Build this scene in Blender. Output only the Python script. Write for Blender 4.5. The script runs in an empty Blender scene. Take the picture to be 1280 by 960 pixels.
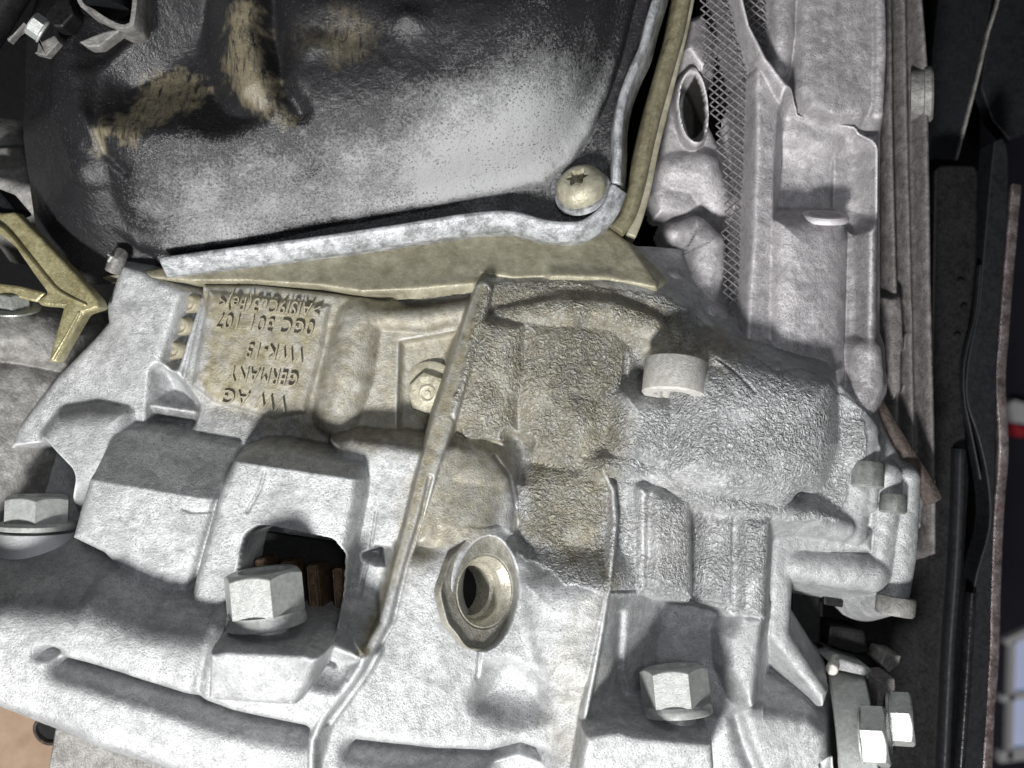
import bpy, bmesh, math, random
import numpy as np
from mathutils import Vector, Matrix

# ------------------------------------------------------------------ camera, world, lamps
S = 0.00025            # metres per reference unit (a unit is 1/1280 of the field width at the reference plane)
D = 1200.0             # camera distance from the reference plane, in units
CX, CY = 640.0, 480.0
scene = bpy.context.scene
col = scene.collection

def W(u, v, h):        # measured point: u right, v down at the reference plane, h = how far it stands out of it
    k = (D - h) / D
    return Vector(((u - CX) * k * S, -h * S, -(v - CY) * k * S))

cam_d = bpy.data.cameras.new('camera'); cam = bpy.data.objects.new('camera', cam_d); col.objects.link(cam)
cam.location = (0, -D * S, 0); cam.rotation_euler = (math.pi / 2, 0, 0)
cam_d.sensor_width = 36; cam_d.lens = 36 * D / 1280; cam_d.clip_start = 0.01; cam_d.clip_end = 20
cam_d.dof.use_dof = True; cam_d.dof.focus_distance = (D - 60) * S; cam_d.dof.aperture_fstop = 12
scene.camera = cam
world = bpy.data.worlds.new('World'); scene.world = world; world.use_nodes = True
world.node_tree.nodes['Background'].inputs[0].default_value = (0.80, 0.84, 1.0, 1)
world.node_tree.nodes['Background'].inputs[1].default_value = 0.014

def lamp(name, loc, target, power, size, color):
    d = bpy.data.lights.new(name, 'AREA'); d.shape = 'DISK'; d.size = size; d.energy = power; d.color = color
    o = bpy.data.objects.new(name, d); col.objects.link(o)
    o.location = loc
    o.rotation_euler = (Vector(target) - Vector(loc)).to_track_quat('-Z', 'Y').to_euler()
    return o
def raw(u, v, h): return ((u - CX) * S, -h * S, -(v - CY) * S)
lamp('work_lamp', raw(-80, 2420, 2520), raw(600, 480, 0), 10.2, 0.12, (1.0, 0.985, 0.965))
lamp('fill_lamp', raw(820, 420, 1500), raw(680, 480, 0), 0.30, 0.10, (0.93, 0.96, 1.0))  # weak fill lamp added near the camera to open up the shadows
scene.view_settings.view_transform = 'Standard'; scene.view_settings.look = 'None'
scene.view_settings.exposure = 0; scene.view_settings.gamma = 1
scene.render.engine = 'CYCLES'
scene.cycles.max_bounces = 4; scene.cycles.diffuse_bounces = 2; scene.cycles.glossy_bounces = 2

# ------------------------------------------------------------------ scene helpers
def tag(o, label=None, cat=None, group=None, kind=None):
    if label: o['label'] = label
    if cat: o['category'] = cat
    if group: o['group'] = group
    if kind: o['kind'] = kind
    return o
WM = {}
def empty(name, loc, label, cat, group=None):
    o = bpy.data.objects.new(name, None); col.objects.link(o); o.location = loc; o.empty_display_size = 0.005
    WM[o.name] = Matrix.Translation(loc)
    return tag(o, label, cat, group)
def link(name, me, mat, parent=None, M=None, smooth=True):
    o = bpy.data.objects.new(name, me); col.objects.link(o)
    if mat is not None:
        me.materials.clear(); me.materials.append(mat)
    if M is not None: o.matrix_world = M
    WM[o.name] = M.copy() if M is not None else Matrix.Identity(4)
    if parent is not None:
        o.parent = parent
        o.matrix_parent_inverse = WM[parent.name].inverted()
    if smooth and me.polygons: me.polygons.foreach_set('use_smooth', [True] * len(me.polygons))
    return o

# ------------------------------------------------------------------ materials
def nodes(name):
    m = bpy.data.materials.new(name); m.use_nodes = True
    nt = m.node_tree; b = nt.nodes['Principled BSDF']
    return m, nt, b
class NB:
    def __init__(s, nt): s.nt = nt
    def n(s, t, **kw):
        x = s.nt.nodes.new(t)
        for k, v in kw.items(): setattr(x, k, v)
        return x
    def put(s, sock, v):
        if isinstance(v, bpy.types.NodeSocket): s.nt.links.new(v, sock)
        elif v is not None: sock.default_value = v
    def coord(s):
        g = s.n('ShaderNodeNewGeometry'); v = s.n('ShaderNodeVectorMath', operation='SCALE')
        s.nt.links.new(g.outputs['Position'], v.inputs[0]); v.inputs['Scale'].default_value = 1 / S / 100   # 1 = 100 units
        return v.outputs[0]
    def noise(s, vec, scale, detail=4, rough=0.6, dist=0.0):
        x = s.n('ShaderNodeTexNoise'); s.put(x.inputs['Vector'], vec)
        x.inputs['Scale'].default_value = scale; x.inputs['Detail'].default_value = detail
        x.inputs['Roughness'].default_value = rough; x.inputs['Distortion'].default_value = dist
        return x.outputs['Fac']
    def voro(s, vec, scale, feature='F1'):
        x = s.n('ShaderNodeTexVoronoi', feature=feature); s.put(x.inputs['Vector'], vec); x.inputs['Scale'].default_value = scale
        return x.outputs['Distance']
    def ramp(s, f, stops):
        x = s.n('ShaderNodeValToRGB'); s.put(x.inputs[0], f); e = x.color_ramp.elements
        while len(e) < len(stops): e.new(0.5)
        for el, (p, c) in zip(e, stops):
            el.position = p; el.color = (c, c, c, 1) if isinstance(c, (int, float)) else (*c, 1)
        return x.outputs[0]
    def math(s, op, a, b=None, clamp=False):
        x = s.n('ShaderNodeMath', operation=op); x.use_clamp = clamp
        s.put(x.inputs[0], a)
        if b is not None: s.put(x.inputs[1], b)
        return x.outputs[0]
    def mix(s, f, a, b, blend='MIX'):
        x = s.n('ShaderNodeMix', data_type='RGBA', blend_type=blend)
        s.put(x.inputs[0], f)
        s.put(x.inputs[6], (*a, 1) if isinstance(a, tuple) else a); s.put(x.inputs[7], (*b, 1) if isinstance(b, tuple) else b)
        return x.outputs[2]
    def attr(s, name):
        x = s.n('ShaderNodeAttribute', attribute_name=name); return x.outputs['Fac']
    def bump(s, height, dist, strength=1.0, normal=None):
        x = s.n('ShaderNodeBump'); s.put(x.inputs['Height'], height); x.inputs['Distance'].default_value = dist * S
        x.inputs['Strength'].default_value = strength
        if normal is not None: s.put(x.inputs['Normal'], normal)
        return x.outputs[0]

def mat_casting(name, tint=(1, 1, 1), base=0.50, attrs=True):
    m, nt, b = nodes(name); k = NB(nt); p = k.coord()
    big = k.noise(p, 1.3, 4, 0.6); mid = k.noise(p, 9, 5, 0.65); fine = k.noise(p, 42, 3, 0.6); grit = k.noise(p, 95, 2, 0.7)
    t = lambda v: tuple(v * c for c in tint)
    c = k.mix(k.ramp(mid, [(0.32, 0), (0.62, 1)]), t(base * 0.74), t(base * 1.10))
    c = k.mix(k.ramp(fine, [(0.34, 0.8), (0.46, 0)]), c, t(base * 0.58))
    c = k.mix(k.ramp(grit, [(0.60, 0), (0.72, 0.45)]), c, t(min(0.85, base * 1.5)))
    c = k.mix(k.ramp(big, [(0.38, 0.5), (0.54, 0)]), c, t(base * 0.5))
    stn = k.noise(p, 3.6, 6, 0.72, 0.5); c = k.mix(k.ramp(stn, [(0.53, 0), (0.60, 0.5)]), c, t(base * 0.5))
    spk = k.voro(p, 34); spm = k.noise(p, 3.2, 3, 0.6)
    c = k.mix(k.math('MULTIPLY', k.ramp(spk, [(0.16, 1), (0.30, 0)]), k.ramp(spm, [(0.42, 0), (0.56, 0.8)])), c, t(base * 0.24))
    h = k.math('ADD', k.math('MULTIPLY', mid, 0.3), k.math('MULTIPLY', fine, 0.55))
    h = k.math('ADD', h, k.math('MULTIPLY', grit, 0.3))
    nrm = k.bump(h, 2.2, 0.75)
    rough = k.ramp(k.math('ADD', k.math('MULTIPLY', fine, 0.5), k.math('MULTIPLY', big, 0.5)), [(0.35, 0.60), (0.65, 0.42)])
    if attrs:
        coat = k.attr('coat'); grime = k.attr('grime'); dirt_shade = k.attr('dirt_shade')
        # leathery wrinkled underseal
        wv = k.n('ShaderNodeTexNoise'); k.put(wv.inputs['Vector'], p); wv.inputs['Scale'].default_value = 7
        add = k.n('ShaderNodeVectorMath', operation='MULTIPLY_ADD'); nt.links.new(wv.outputs['Color'], add.inputs[0])
        add.inputs[1].default_value = (0.12, 0.12, 0.12); nt.links.new(p, add.inputs[2])
        wr = k.voro(add.outputs[0], 22, 'SMOOTH_F1'); wr2 = k.noise(add.outputs[0], 28, 2, 0.5, 1.2); wr3 = k.voro(add.outputs[0], 40, 'F1')
        crack = k.math('ADD', k.ramp(wr, [(0.05, 1), (0.62, 0)]), k.math('MULTIPLY', k.ramp(wr2, [(0.35, 0), (0.65, 1)]), 0.9))
        crack = k.math('ADD', crack, k.math('MULTIPLY', wr3, -0.45))
        patch = k.ramp(k.noise(p, 2.2, 2), [(0.34, 0.15), (0.60, 1)])
        ch = k.math('MULTIPLY', crack, k.math('MULTIPLY', coat, patch))
        nrm = k.bump(ch, 3.2, 0.85, nrm)
        cc = k.mix(k.ramp(crack, [(0.35, 0.7), (0.75, 0)]), t(base * 1.15), t(base * 0.50))
        c = k.mix(k.math('MULTIPLY', coat, 0.6), c, cc)
        gcol = k.mix(k.ramp(mid, [(0.3, 0), (0.7, 1)]), (0.20, 0.175, 0.105), (0.40, 0.365, 0.26))
        gf = k.math('MULTIPLY', grime, k.ramp(k.noise(p, 5, 5, 0.7), [(0.28, 0.45), (0.6, 1)]))
        c = k.mix(gf, c, gcol)
        df = k.math('MULTIPLY', dirt_shade, k.ramp(k.noise(p, 14, 4, 0.7), [(0.3, 0.5), (0.62, 1)]))
        c = k.mix(df, c, (0.035, 0.032, 0.028))  # dark patches: dirt, plus shade painted into some recesses
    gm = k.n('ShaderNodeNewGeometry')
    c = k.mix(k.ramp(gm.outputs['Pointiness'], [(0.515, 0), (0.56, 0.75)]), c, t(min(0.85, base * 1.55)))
    k.put(b.inputs['Base Color'], c); k.put(b.inputs['Roughness'], rough); b.inputs['Metallic'].default_value = 0.36
    b.inputs['Specular IOR Level'].default_value = 0.5
    k.put(b.inputs['Normal'], nrm)
    return m

def mat_pan():
    m, nt, b = nodes('dusty_black_paint'); k = NB(nt); p = k.coord()
    dust = k.attr('dust'); scuff = k.attr('scuff')
    f1 = k.noise(p, 30, 4, 0.7); f2 = k.noise(p, 70, 2, 0.6); big = k.noise(p, 2.2, 5, 0.65)
    th = k.math('ADD', k.math('MULTIPLY', f1, 0.75), k.math('MULTIPLY', f2, 0.45))
    d = k.math('ADD', k.math('MULTIPLY', dust, 1.35), k.math('SUBTRACT', th, 0.98))
    d = k.math('ADD', d, k.math('MULTIPLY', k.math('SUBTRACT', big, 0.5), 0.75))
    df = k.ramp(d, [(0.20, 0), (0.62, 1)])
    c = k.mix(df, (0.022, 0.022, 0.024), (0.36, 0.365, 0.37))
    pit = k.math('MULTIPLY', k.ramp(k.voro(p, 26), [(0.20, 1), (0.34, 0)]), k.ramp(k.noise(p, 4, 3, 0.6), [(0.42, 0.1), (0.60, 0.85)]))
    c = k.mix(pit, c, (0.06, 0.06, 0.065))
    mp = k.n('ShaderNodeMapping'); nt.links.new(p, mp.inputs['Vector']); mp.inputs['Rotation'].default_value = (0, 0.5, 0); mp.inputs['Scale'].default_value = (15, 1, 4.5)
    sn = k.noise(mp.outputs[0], 1.0, 5, 0.75, 0.4)
    sf = k.math('MULTIPLY', scuff, k.ramp(sn, [(0.36, 0), (0.52, 0.85)]))
    c = k.mix(sf, c, k.mix(f1, (0.15, 0.125, 0.075), (0.36, 0.32, 0.225)))
    k.put(b.inputs['Base Color'], c)
    k.put(b.inputs['Roughness'], k.math('ADD', 0.24, k.math('MULTIPLY', df, 0.36)))
    b.inputs['Specular IOR Level'].default_value = 0.6
    k.put(b.inputs['Normal'], k.bump(k.math('ADD', f1, k.math('MULTIPLY', df, 0.7)), 2.2, 0.6))
    return m

def mat_simple(name, c1, c2, rough=0.5, metal=0.0, bump=1.5, scale=20, spec=0.5, dirt_shade=0.0, dirtc=(0.03, 0.028, 0.025)):
    m, nt, b = nodes(name); k = NB(nt); p = k.coord()
    f = k.noise(p, scale, 5, 0.65); g = k.noise(p, scale * 4, 3, 0.6)
    c = k.mix(k.ramp(f, [(0.3, 0), (0.7, 1)]), c1, c2)
    if dirt_shade: c = k.mix(k.ramp(k.noise(p, scale * 0.6, 5, 0.75), [(0.40, dirt_shade), (0.58, 0)]), c, dirtc)
    k.put(b.inputs['Base Color'], c)
    k.put(b.inputs['Roughness'], k.ramp(g, [(0.3, max(0.05, rough - 0.12)), (0.7, min(1, rough + 0.12))]))
    b.inputs['Metallic'].default_value = metal; b.inputs['Specular IOR Level'].default_value = spec
    k.put(b.inputs['Normal'], k.bump(k.math('ADD', f, k.math('MULTIPLY', g, 0.6)), bump, 0.7))
    return m

M = {}
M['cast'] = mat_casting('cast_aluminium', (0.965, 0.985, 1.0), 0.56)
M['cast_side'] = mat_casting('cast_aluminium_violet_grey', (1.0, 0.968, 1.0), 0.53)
M['pan'] = mat_pan()
M['lip'] = mat_simple('bare_rim_metal', (0.38, 0.40, 0.42), (0.66, 0.68, 0.70), 0.45, 0.2, 1.5, 9, dirt_shade=0.6)
M['beige'] = mat_simple('oily_beige_casting', (0.27, 0.25, 0.175), (0.44, 0.42, 0.32), 0.45, 0.15, 1.0, 6, dirt_shade=0.35, dirtc=(0.10, 0.085, 0.045))
M['olive'] = mat_simple('olive_sealant', (0.11, 0.10, 0.06), (0.25, 0.23, 0.15), 0.45, 0.0, 1.6, 8)
M['bolt'] = mat_simple('zinc_bolt', (0.40, 0.42, 0.41), (0.58, 0.60, 0.58), 0.38, 0.25, 0.5, 16, dirt_shade=0.25, dirtc=(0.24, 0.24, 0.22))
M['bolt_cream'] = mat_simple('yellowed_bolt', (0.42, 0.40, 0.30), (0.62, 0.60, 0.48), 0.40, 0.25, 1.0, 14, dirt_shade=0.4, dirtc=(0.2, 0.17, 0.1))
M['screw'] = mat_simple('dull_screw_steel', (0.30, 0.32, 0.30), (0.48, 0.50, 0.47), 0.35, 0.5, 0.8, 14, dirt_shade=0.3)
M['white_screw'] = mat_simple('oversprayed_screw', (0.52, 0.51, 0.48), (0.74, 0.73, 0.69), 0.5, 0.1, 1.4, 18, dirt_shade=0.25, dirtc=(0.3, 0.28, 0.22))
M['black'] = mat_simple('black_steel', (0.004, 0.004, 0.0045), (0.012, 0.012, 0.013), 0.5, 0.0, 0.5, 6, 0.3)
M['rubber'] = mat_simple('black_rubber', (0.006, 0.0065, 0.008), (0.011, 0.012, 0.014), 0.55, 0.0, 0.35, 4, 0.3)
M['gloss'] = mat_simple('glossy_black_rubber', (0.008, 0.008, 0.009), (0.02, 0.02, 0.022), 0.22, 0.0, 0.4, 5)
M['dark'] = mat_simple('cavity_shade', (0.003, 0.003, 0.0035), (0.008, 0.008, 0.008), 0.7, 0.0, 0.6, 8, 0.25)  # near-black, stands in for deep shade in gaps and bores
M['gear'] = mat_simple('rusty_gear_steel', (0.045, 0.028, 0.016), (0.16, 0.10, 0.058), 0.45, 0.5, 1.2, 9)
M['brass'] = mat_simple('pale_brass_casting', (0.30, 0.27, 0.14), (0.50, 0.46, 0.28), 0.38, 0.35, 1.2, 8, dirt_shade=0.4, dirtc=(0.12, 0.10, 0.05))
M['greyal'] = mat_simple('grey_aluminium', (0.20, 0.195, 0.185), (0.36, 0.355, 0.34), 0.55, 0.2, 1.6, 8, dirt_shade=0.5, dirtc=(0.05, 0.045, 0.04))
M['rust'] = mat_simple('brown_grey_ribbed_casting', (0.11, 0.10, 0.098), (0.23, 0.215, 0.212), 0.6, 0.15, 2.0, 10, dirt_shade=0.4)
M['rustb'] = mat_simple('rusty_flange_edge', (0.05, 0.038, 0.032), (0.13, 0.10, 0.088), 0.65, 0.1, 2.5, 12, dirt_shade=0.5)
M['strip'] = mat_simple('tarnished_steel_strip', (0.12, 0.085, 0.08), (0.42, 0.36, 0.37), 0.35, 0.6, 2.0, 6, dirt_shade=0.5)
M['meshw'] = mat_simple('galvanised_wire', (0.16, 0.15, 0.155), (0.36, 0.35, 0.36), 0.45, 0.3, 0.6, 20, dirt_shade=0.3)
M['sleeve'] = mat_simple('machined_sleeve', (0.46, 0.44, 0.36), (0.66, 0.64, 0.55), 0.30, 0.45, 0.8, 10, dirt_shade=0.3, dirtc=(0.2, 0.17, 0.1))
M['zinc'] = mat_simple('dull_zinc_strap', (0.34, 0.345, 0.35), (0.52, 0.525, 0.53), 0.45, 0.25, 1.4, 9, dirt_shade=0.35, dirtc=(0.14, 0.14, 0.13))
M['collar'] = mat_simple('grey_beige_collar', (0.26, 0.25, 0.21), (0.42, 0.41, 0.36), 0.45, 0.2, 2.0, 12, dirt_shade=0.4, dirtc=(0.12, 0.11, 0.08))
M['tan'] = mat_simple('tan_cardboard', (0.25, 0.165, 0.11), (0.36, 0.255, 0.18), 0.8, 0.0, 1.2, 3)
M['nightwall'] = mat_simple('dark_violet_wall', (0.012, 0.012, 0.022), (0.022, 0.022, 0.036), 0.8, 0, 0.5, 0.2)

# ------------------------------------------------------------------ relief toolkit
rng = np.random.RandomState(7)
def vnoise(x, y, cell, seed):
    r = np.random.RandomState(seed); G = r.rand(256, 256)
    fx = x / cell; fy = y / cell; ix = np.floor(fx).astype(int); iy = np.floor(fy).astype(int)
    tx = fx - ix; ty = fy - iy; tx = tx * tx * (3 - 2 * tx); ty = ty * ty * (3 - 2 * ty)
    g = lambda a, b: G[a & 255, b & 255]
    return (g(ix, iy) * (1 - tx) + g(ix + 1, iy) * tx) * (1 - ty) + (g(ix, iy + 1) * (1 - tx) + g(ix + 1, iy + 1) * tx) * ty - 0.5
def sstep(a, b, x):
    t = np.clip((x - a) / (b - a), 0, 1); return t * t * (3 - 2 * t)
def sd_poly(x, y, pts):
    d = np.full(x.shape, 1e12); inside = np.zeros(x.shape, bool); n = len(pts)
    for i in range(n):
        (ax, ay), (bx, by) = pts[i], pts[(i + 1) % n]
        ex, ey = bx - ax, by - ay; wx, wy = x - ax, y - ay
        t = np.clip((wx * ex + wy * ey) / (ex * ex + ey * ey + 1e-9), 0, 1)
        d = np.minimum(d, (wx - ex * t) ** 2 + (wy - ey * t) ** 2)
        if abs(ey) > 1e-9:
            c = (ay > y) != (by > y); inside ^= c & (x < ex * wy / ey + ax)
    d = np.sqrt(d); return np.where(inside, -d, d)
def d_line(x, y, pts, vals=None):
    d = np.full(x.shape, 1e12); val = np.zeros(x.shape)
    for i in range(len(pts) - 1):
        (ax, ay), (bx, by) = pts[i], pts[i + 1]
        ex, ey = bx - ax, by - ay; wx, wy = x - ax, y - ay
        t = np.clip((wx * ex + wy * ey) / (ex * ex + ey * ey + 1e-9), 0, 1)
        q = (wx - ex * t) ** 2 + (wy - ey * t) ** 2
        m = q < d; d = np.where(m, q, d)
        if vals is not None: val = np.where(m, vals[i] + (vals[i + 1] - vals[i]) * t, val)
    return np.sqrt(d), val
def smax(a, b, k):
    h = np.clip(0.5 + 0.5 * (a - b) / k, 0, 1); return b + (a - b) * h + k * h * (1 - h)
def smin(a, b, k): return -smax(-a, -b, k)
def sp(d, r): return r * np.logaddexp(0, d / r)
def cor(u, v, h): k = (D - h) / D; return (CX + (u - CX) * k, CY + (v - CY) * k)

class Relief:
    def __init__(s, x0, y0, x1, y1, step, base):
        nx = int((x1 - x0) / step) + 1; ny = int((y1 - y0) / step) + 1
        s.x, s.y = np.meshgrid(np.linspace(x0, x1, nx), np.linspace(y0, y1, ny))
        s.H = np.full(s.x.shape, float(base)); s.base = base; s.att = {}
    def win(s, pts, pad):
        xs = [p[0] for p in pts]; ys = [p[1] for p in pts]
        X = s.x[0]; Y = s.y[:, 0]
        i0, i1 = np.searchsorted(X, [min(xs) - pad, max(xs) + pad]); j0, j1 = np.searchsorted(Y, [min(ys) - pad, max(ys) + pad])
        return (slice(j0, j1), slice(i0, i1))
    def pts(s, pts, h):
        if callable(h): return [cor(u, v, float(h(np.float64(u), np.float64(v)))) for u, v in pts]
        return [cor(u, v, h) for u, v in pts]
    def hh(s, h, x, y): return h(x, y) if callable(h) else h
    def boss(s, pts, h, slope=3.0, r=4, k=8, pad=140):
        r *= 0.62; k *= 0.6
        q = s.pts(pts, h); w = s.win(q, pad); x, y = s.x[w], s.y[w]
        if x.size == 0: return
        d = sd_poly(x, y, q); s.H[w] = smax(s.H[w], s.hh(h, x, y) - slope * sp(d, r), k)
    def pocket(s, pts, h, slope=3.0, r=4, k=8, pad=140, hc=None):
        r *= 0.7; k *= 0.65
        q = s.pts(pts, h if hc is None else hc); w = s.win(q, pad); x, y = s.x[w], s.y[w]
        if x.size == 0: return
        d = sd_poly(x, y, q); s.H[w] = smin(s.H[w], s.hh(h, x, y) + slope * sp(d, r), k)
    def cyl(s, pts, hs, rs, k=8, slope=3.0, pad=140):
        k *= 0.65
        if not hasattr(hs, '__len__'): hs = [hs] * len(pts)
        if not hasattr(rs, '__len__'): rs = [rs] * len(pts)
        q = [cor(u, v, h) for (u, v), h in zip(pts, hs)]; w = s.win(q, pad); x, y = s.x[w], s.y[w]
        d, hv = d_line(x, y, q, hs); _, rv = d_line(x, y, q, rs)
        e = np.clip(d / rv, 0, 0.95); prof = hv - rv * (1 - np.sqrt(1 - e * e)) - slope * np.maximum(d - 0.95 * rv, 0)
        s.H[w] = smax(s.H[w], prof, k)
    def rib(s, pts, hs, wd, slope=4.0, r=2, k=6, pad=120):
        if not hasattr(hs, '__len__'): hs = [hs] * len(pts)
        if not hasattr(wd, '__len__'): wd = [wd] * len(pts)
        q = [cor(u, v, h) for (u, v), h in zip(pts, hs)]; w = s.win(q, pad); x, y = s.x[w], s.y[w]
        d, hv = d_line(x, y, q, hs); _, wv = d_line(x, y, q, wd)
        s.H[w] = smax(s.H[w], hv - slope * sp(d - wv / 2, r), k)
    def groove(s, pts, w_, depth, h=0, pad=60):
        q = [cor(u, v, h) for u, v in pts]; w = s.win(q, pad); x, y = s.x[w], s.y[w]
        d, _ = d_line(x, y, q); s.H[w] -= depth * np.exp(-(d / w_) ** 2)
    def bump(s, u, v, rx, ry, amp, h=0):
        cu, cv = cor(u, v, h); s.H += amp * np.exp(-((s.x - cu) / rx) ** 2 - ((s.y - cv) / ry) ** 2)
    def paint(s, name, pts, amt=1.0, soft=12, rag=14, h=30, seed=1, op='max'):
        a = s.att.setdefault(name, np.zeros(s.x.shape))
        q = [cor(u, v, h) for u, v in pts]
        d = sd_poly(s.x, s.y, q) + rag * (vnoise(s.x, s.y, 26, seed) + 0.6 * vnoise(s.x, s.y, 9, seed + 9) + 0.4 * vnoise(s.x, s.y, 4, seed + 4)) * 1.6
        f = amt * (1 - sstep(-soft, soft, d))
        if op == 'max': np.maximum(a, f, out=a)
        elif op == 'sub': a -= f; np.clip(a, 0, 1, out=a)
    def wobble(s, amp, cell, seed): s.H += amp * (vnoise(s.x, s.y, cell, seed) + 0.5 * vnoise(s.x, s.y, cell / 2.3, seed + 3))
    def mesh(s, name, keep, side=None):
        ny, nx = s.x.shape
        idx = np.arange(ny * nx).reshape(ny, nx)
        f = np.stack([idx[:-1, :-1], idx[1:, :-1], idx[1:, 1:], idx[:-1, 1:]], -1)
        kf = keep[:-1, :-1] & keep[1:, :-1] & keep[1:, 1:] & keep[:-1, 1:]
        if side is not None: kf &= side[:-1, :-1]
        f = f[kf]; used = np.unique(f); remap = np.full(ny * nx, -1); remap[used] = np.arange(len(used)); f = remap[f]
        co = np.stack([(s.x.ravel()[used] - CX) * S, -s.H.ravel()[used] * S, -(s.y.ravel()[used] - CY) * S], -1)
        me = bpy.data.meshes.new(name)
        me.vertices.add(len(co)); me.vertices.foreach_set('co', co.astype(np.float32).ravel())
        me.loops.add(f.size); me.loops.foreach_set('vertex_index', f.astype(np.int32).ravel())
        me.polygons.add(len(f)); me.polygons.foreach_set('loop_start', (np.arange(len(f)) * 4).astype(np.int32))
        try: me.polygons.foreach_set('loop_total', np.full(len(f), 4, np.int32))
        except Exception: pass
        me.update(calc_edges=True); me.validate()
        for an, a in s.att.items():
            at = me.attributes.new(an, 'FLOAT', 'POINT'); at.data.foreach_set('value', a.ravel()[used].astype(np.float32))
        return me

# ------------------------------------------------------------------ gearbox castings (one relief, split along the raised seam)
R = Relief(-90, 300, 1190, 1010, 1.5, -170)
lin = lambda u0, v0, h0, gu, gv: (lambda x, y: h0 + gu * (x - u0) + gv * (y - v0))
# left arm
R.boss([(151, 330), (176, 338), (232, 366), (246, 372), (226, 470), (215, 540), (150, 545), (110, 590), (60, 640), (0, 730), (-90, 800), (-90, 720), (0, 590), (21, 534), (69, 472), (113, 427), (134, 403), (132, 382)],
       lin(180, 400, 2, 0.10, -0.02), 3.5, 4, 6)
R.boss([(52, 548), (70, 524), (110, 516), (148, 520), (150, 560), (120, 600), (88, 620), (60, 580)], 22, 2.0, 8, 10)
R.pocket([(10, 590), (40, 566), (85, 562), (112, 590), (100, 640), (92, 668), (5, 660)], -70, 4, 4, 6)
# letter plate and the wall behind
R.boss([(252, 356), (320, 356), (420, 368), (480, 376), (606, 350), (575, 470), (545, 580), (250, 590), (215, 500), (228, 470)], 0, 6, 3, 6)
R.boss([(262, 366), (408, 384), (398, 440), (378, 512), (340, 520), (268, 500), (242, 480)], 7, 1.6, 3, 3)
R.groove([(240, 374), (228, 410), (214, 452)], 9, 34)
R.pocket([(212, 468), (232, 484), (248, 508), (244, 524), (206, 524)], -34, 2.5, 7, 12)
R.cyl([(446, 402), (430, 470), (418, 520)], [16, 20, 16], [34, 38, 34], 8)
R.pocket([(502, 428), (600, 410), (575, 470), (548, 560), (498, 560)], -14, 5, 3, 4)
R.cyl([(470, 396), (530, 398), (600, 384)], [10, 16, 16], [16, 15, 14], 10)
R.groove([(470, 378), (600, 368)], 8, 9)
R.rib([(170, 504), (280, 521), (412, 541), (500, 556)], -4, 10, 2, 4, 8)
# window housing: block, window block, right block
def blk1(x, y): return np.minimum(72 + 0.03 * (y - 600), 6 + (y - 528 - 0.16 * (x - 172)) * 0.95)
R.boss([(137, 544), (150, 534), (172, 528), (300, 552), (276, 606), (250, 690), (229, 752), (161, 729), (127, 692), (88, 673), (97, 640), (112, 592)], blk1, 5, 4, 6)
R.boss([(412, 552), (440, 546), (540, 560), (522, 620), (506, 690), (480, 790), (400, 812), (440, 640)], lin(470, 620, 56, 0.1, 0.0), 5, 5, 6)
def blk2(x, y): return np.minimum(94 + 0.0 * x, 70 + (y - 556 - 0.15 * (x - 330)) * 1.6)
R.boss([(292, 574), (318, 560), (345, 558), (452, 580), (446, 625), (430, 700), (412, 790), (385, 815), (232, 764), (252, 690), (275, 608)], blk2, 5, 5, 6)
R.groove([(470, 688), (494, 690)], 4, 26, 56)
R.pocket([(463, 689), (478, 683), (494, 688), (494, 694), (476, 694)], 18, 6, 1.5, 2)
# lower flange body and its lip
def bodyh(x, y): return 150 + 0.0 * x
R.boss([(-90, 768), (0, 764), (90, 768), (104, 764), (170, 792), (250, 803), (262, 797), (300, 802), (375, 806), (410, 808), (455, 826), (436, 860), (400, 915), (380, 1010), (260, 985), (187, 957), (124, 938), (67, 914), (0, 887), (-90, 850)],
       bodyh, 2.3, 11, 14)
R.pocket([(378, 812), (400, 806), (446, 826), (430, 850), (392, 838)], 126, 1.8, 8, 12)
for w_, dp in ((7, 24), (11, 20)):
    R.groove([(74, 836), (110, 846), (150, 858), (232, 884), (285, 903), (337, 914), (374, 922)], w_, dp, 150)
R.bump(58, 818, 11, 6, -26, 150)
R.groove([(259, 800), (250, 840), (243, 876)], 7, 6, 150)
R.groove([(342, 800), (356, 815), (366, 830), (392, 838), (408, 846)], 2.4, 7, 170)
R.groove([(296, 812), (284, 860)], 2.2, 2.5, 165)

# right casting: back wall
R.boss([(606, 350), (709, 345), (761, 348), (823, 362), (880, 388), (936, 442), (1000, 468), (1052, 478), (1092, 520), (1105, 560), (1100, 640), (1060, 660), (965, 655), (962, 770), (944, 884), (1010, 890), (1040, 1010), (380, 1010), (470, 800), (520, 640)], 6, 8.0, 3, 8)
# shoulder below the sump flange
R.cyl([(628, 398), (700, 388), (760, 390), (812, 408), (850, 436)], [30, 42, 42, 36, 24], [16, 18, 18, 18, 16], 14, 1.2)
R.boss([(612, 356), (760, 352), (806, 360), (860, 386), (850, 400), (760, 372), (660, 376), (612, 384)], 18, 1.2, 6, 10)
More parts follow.
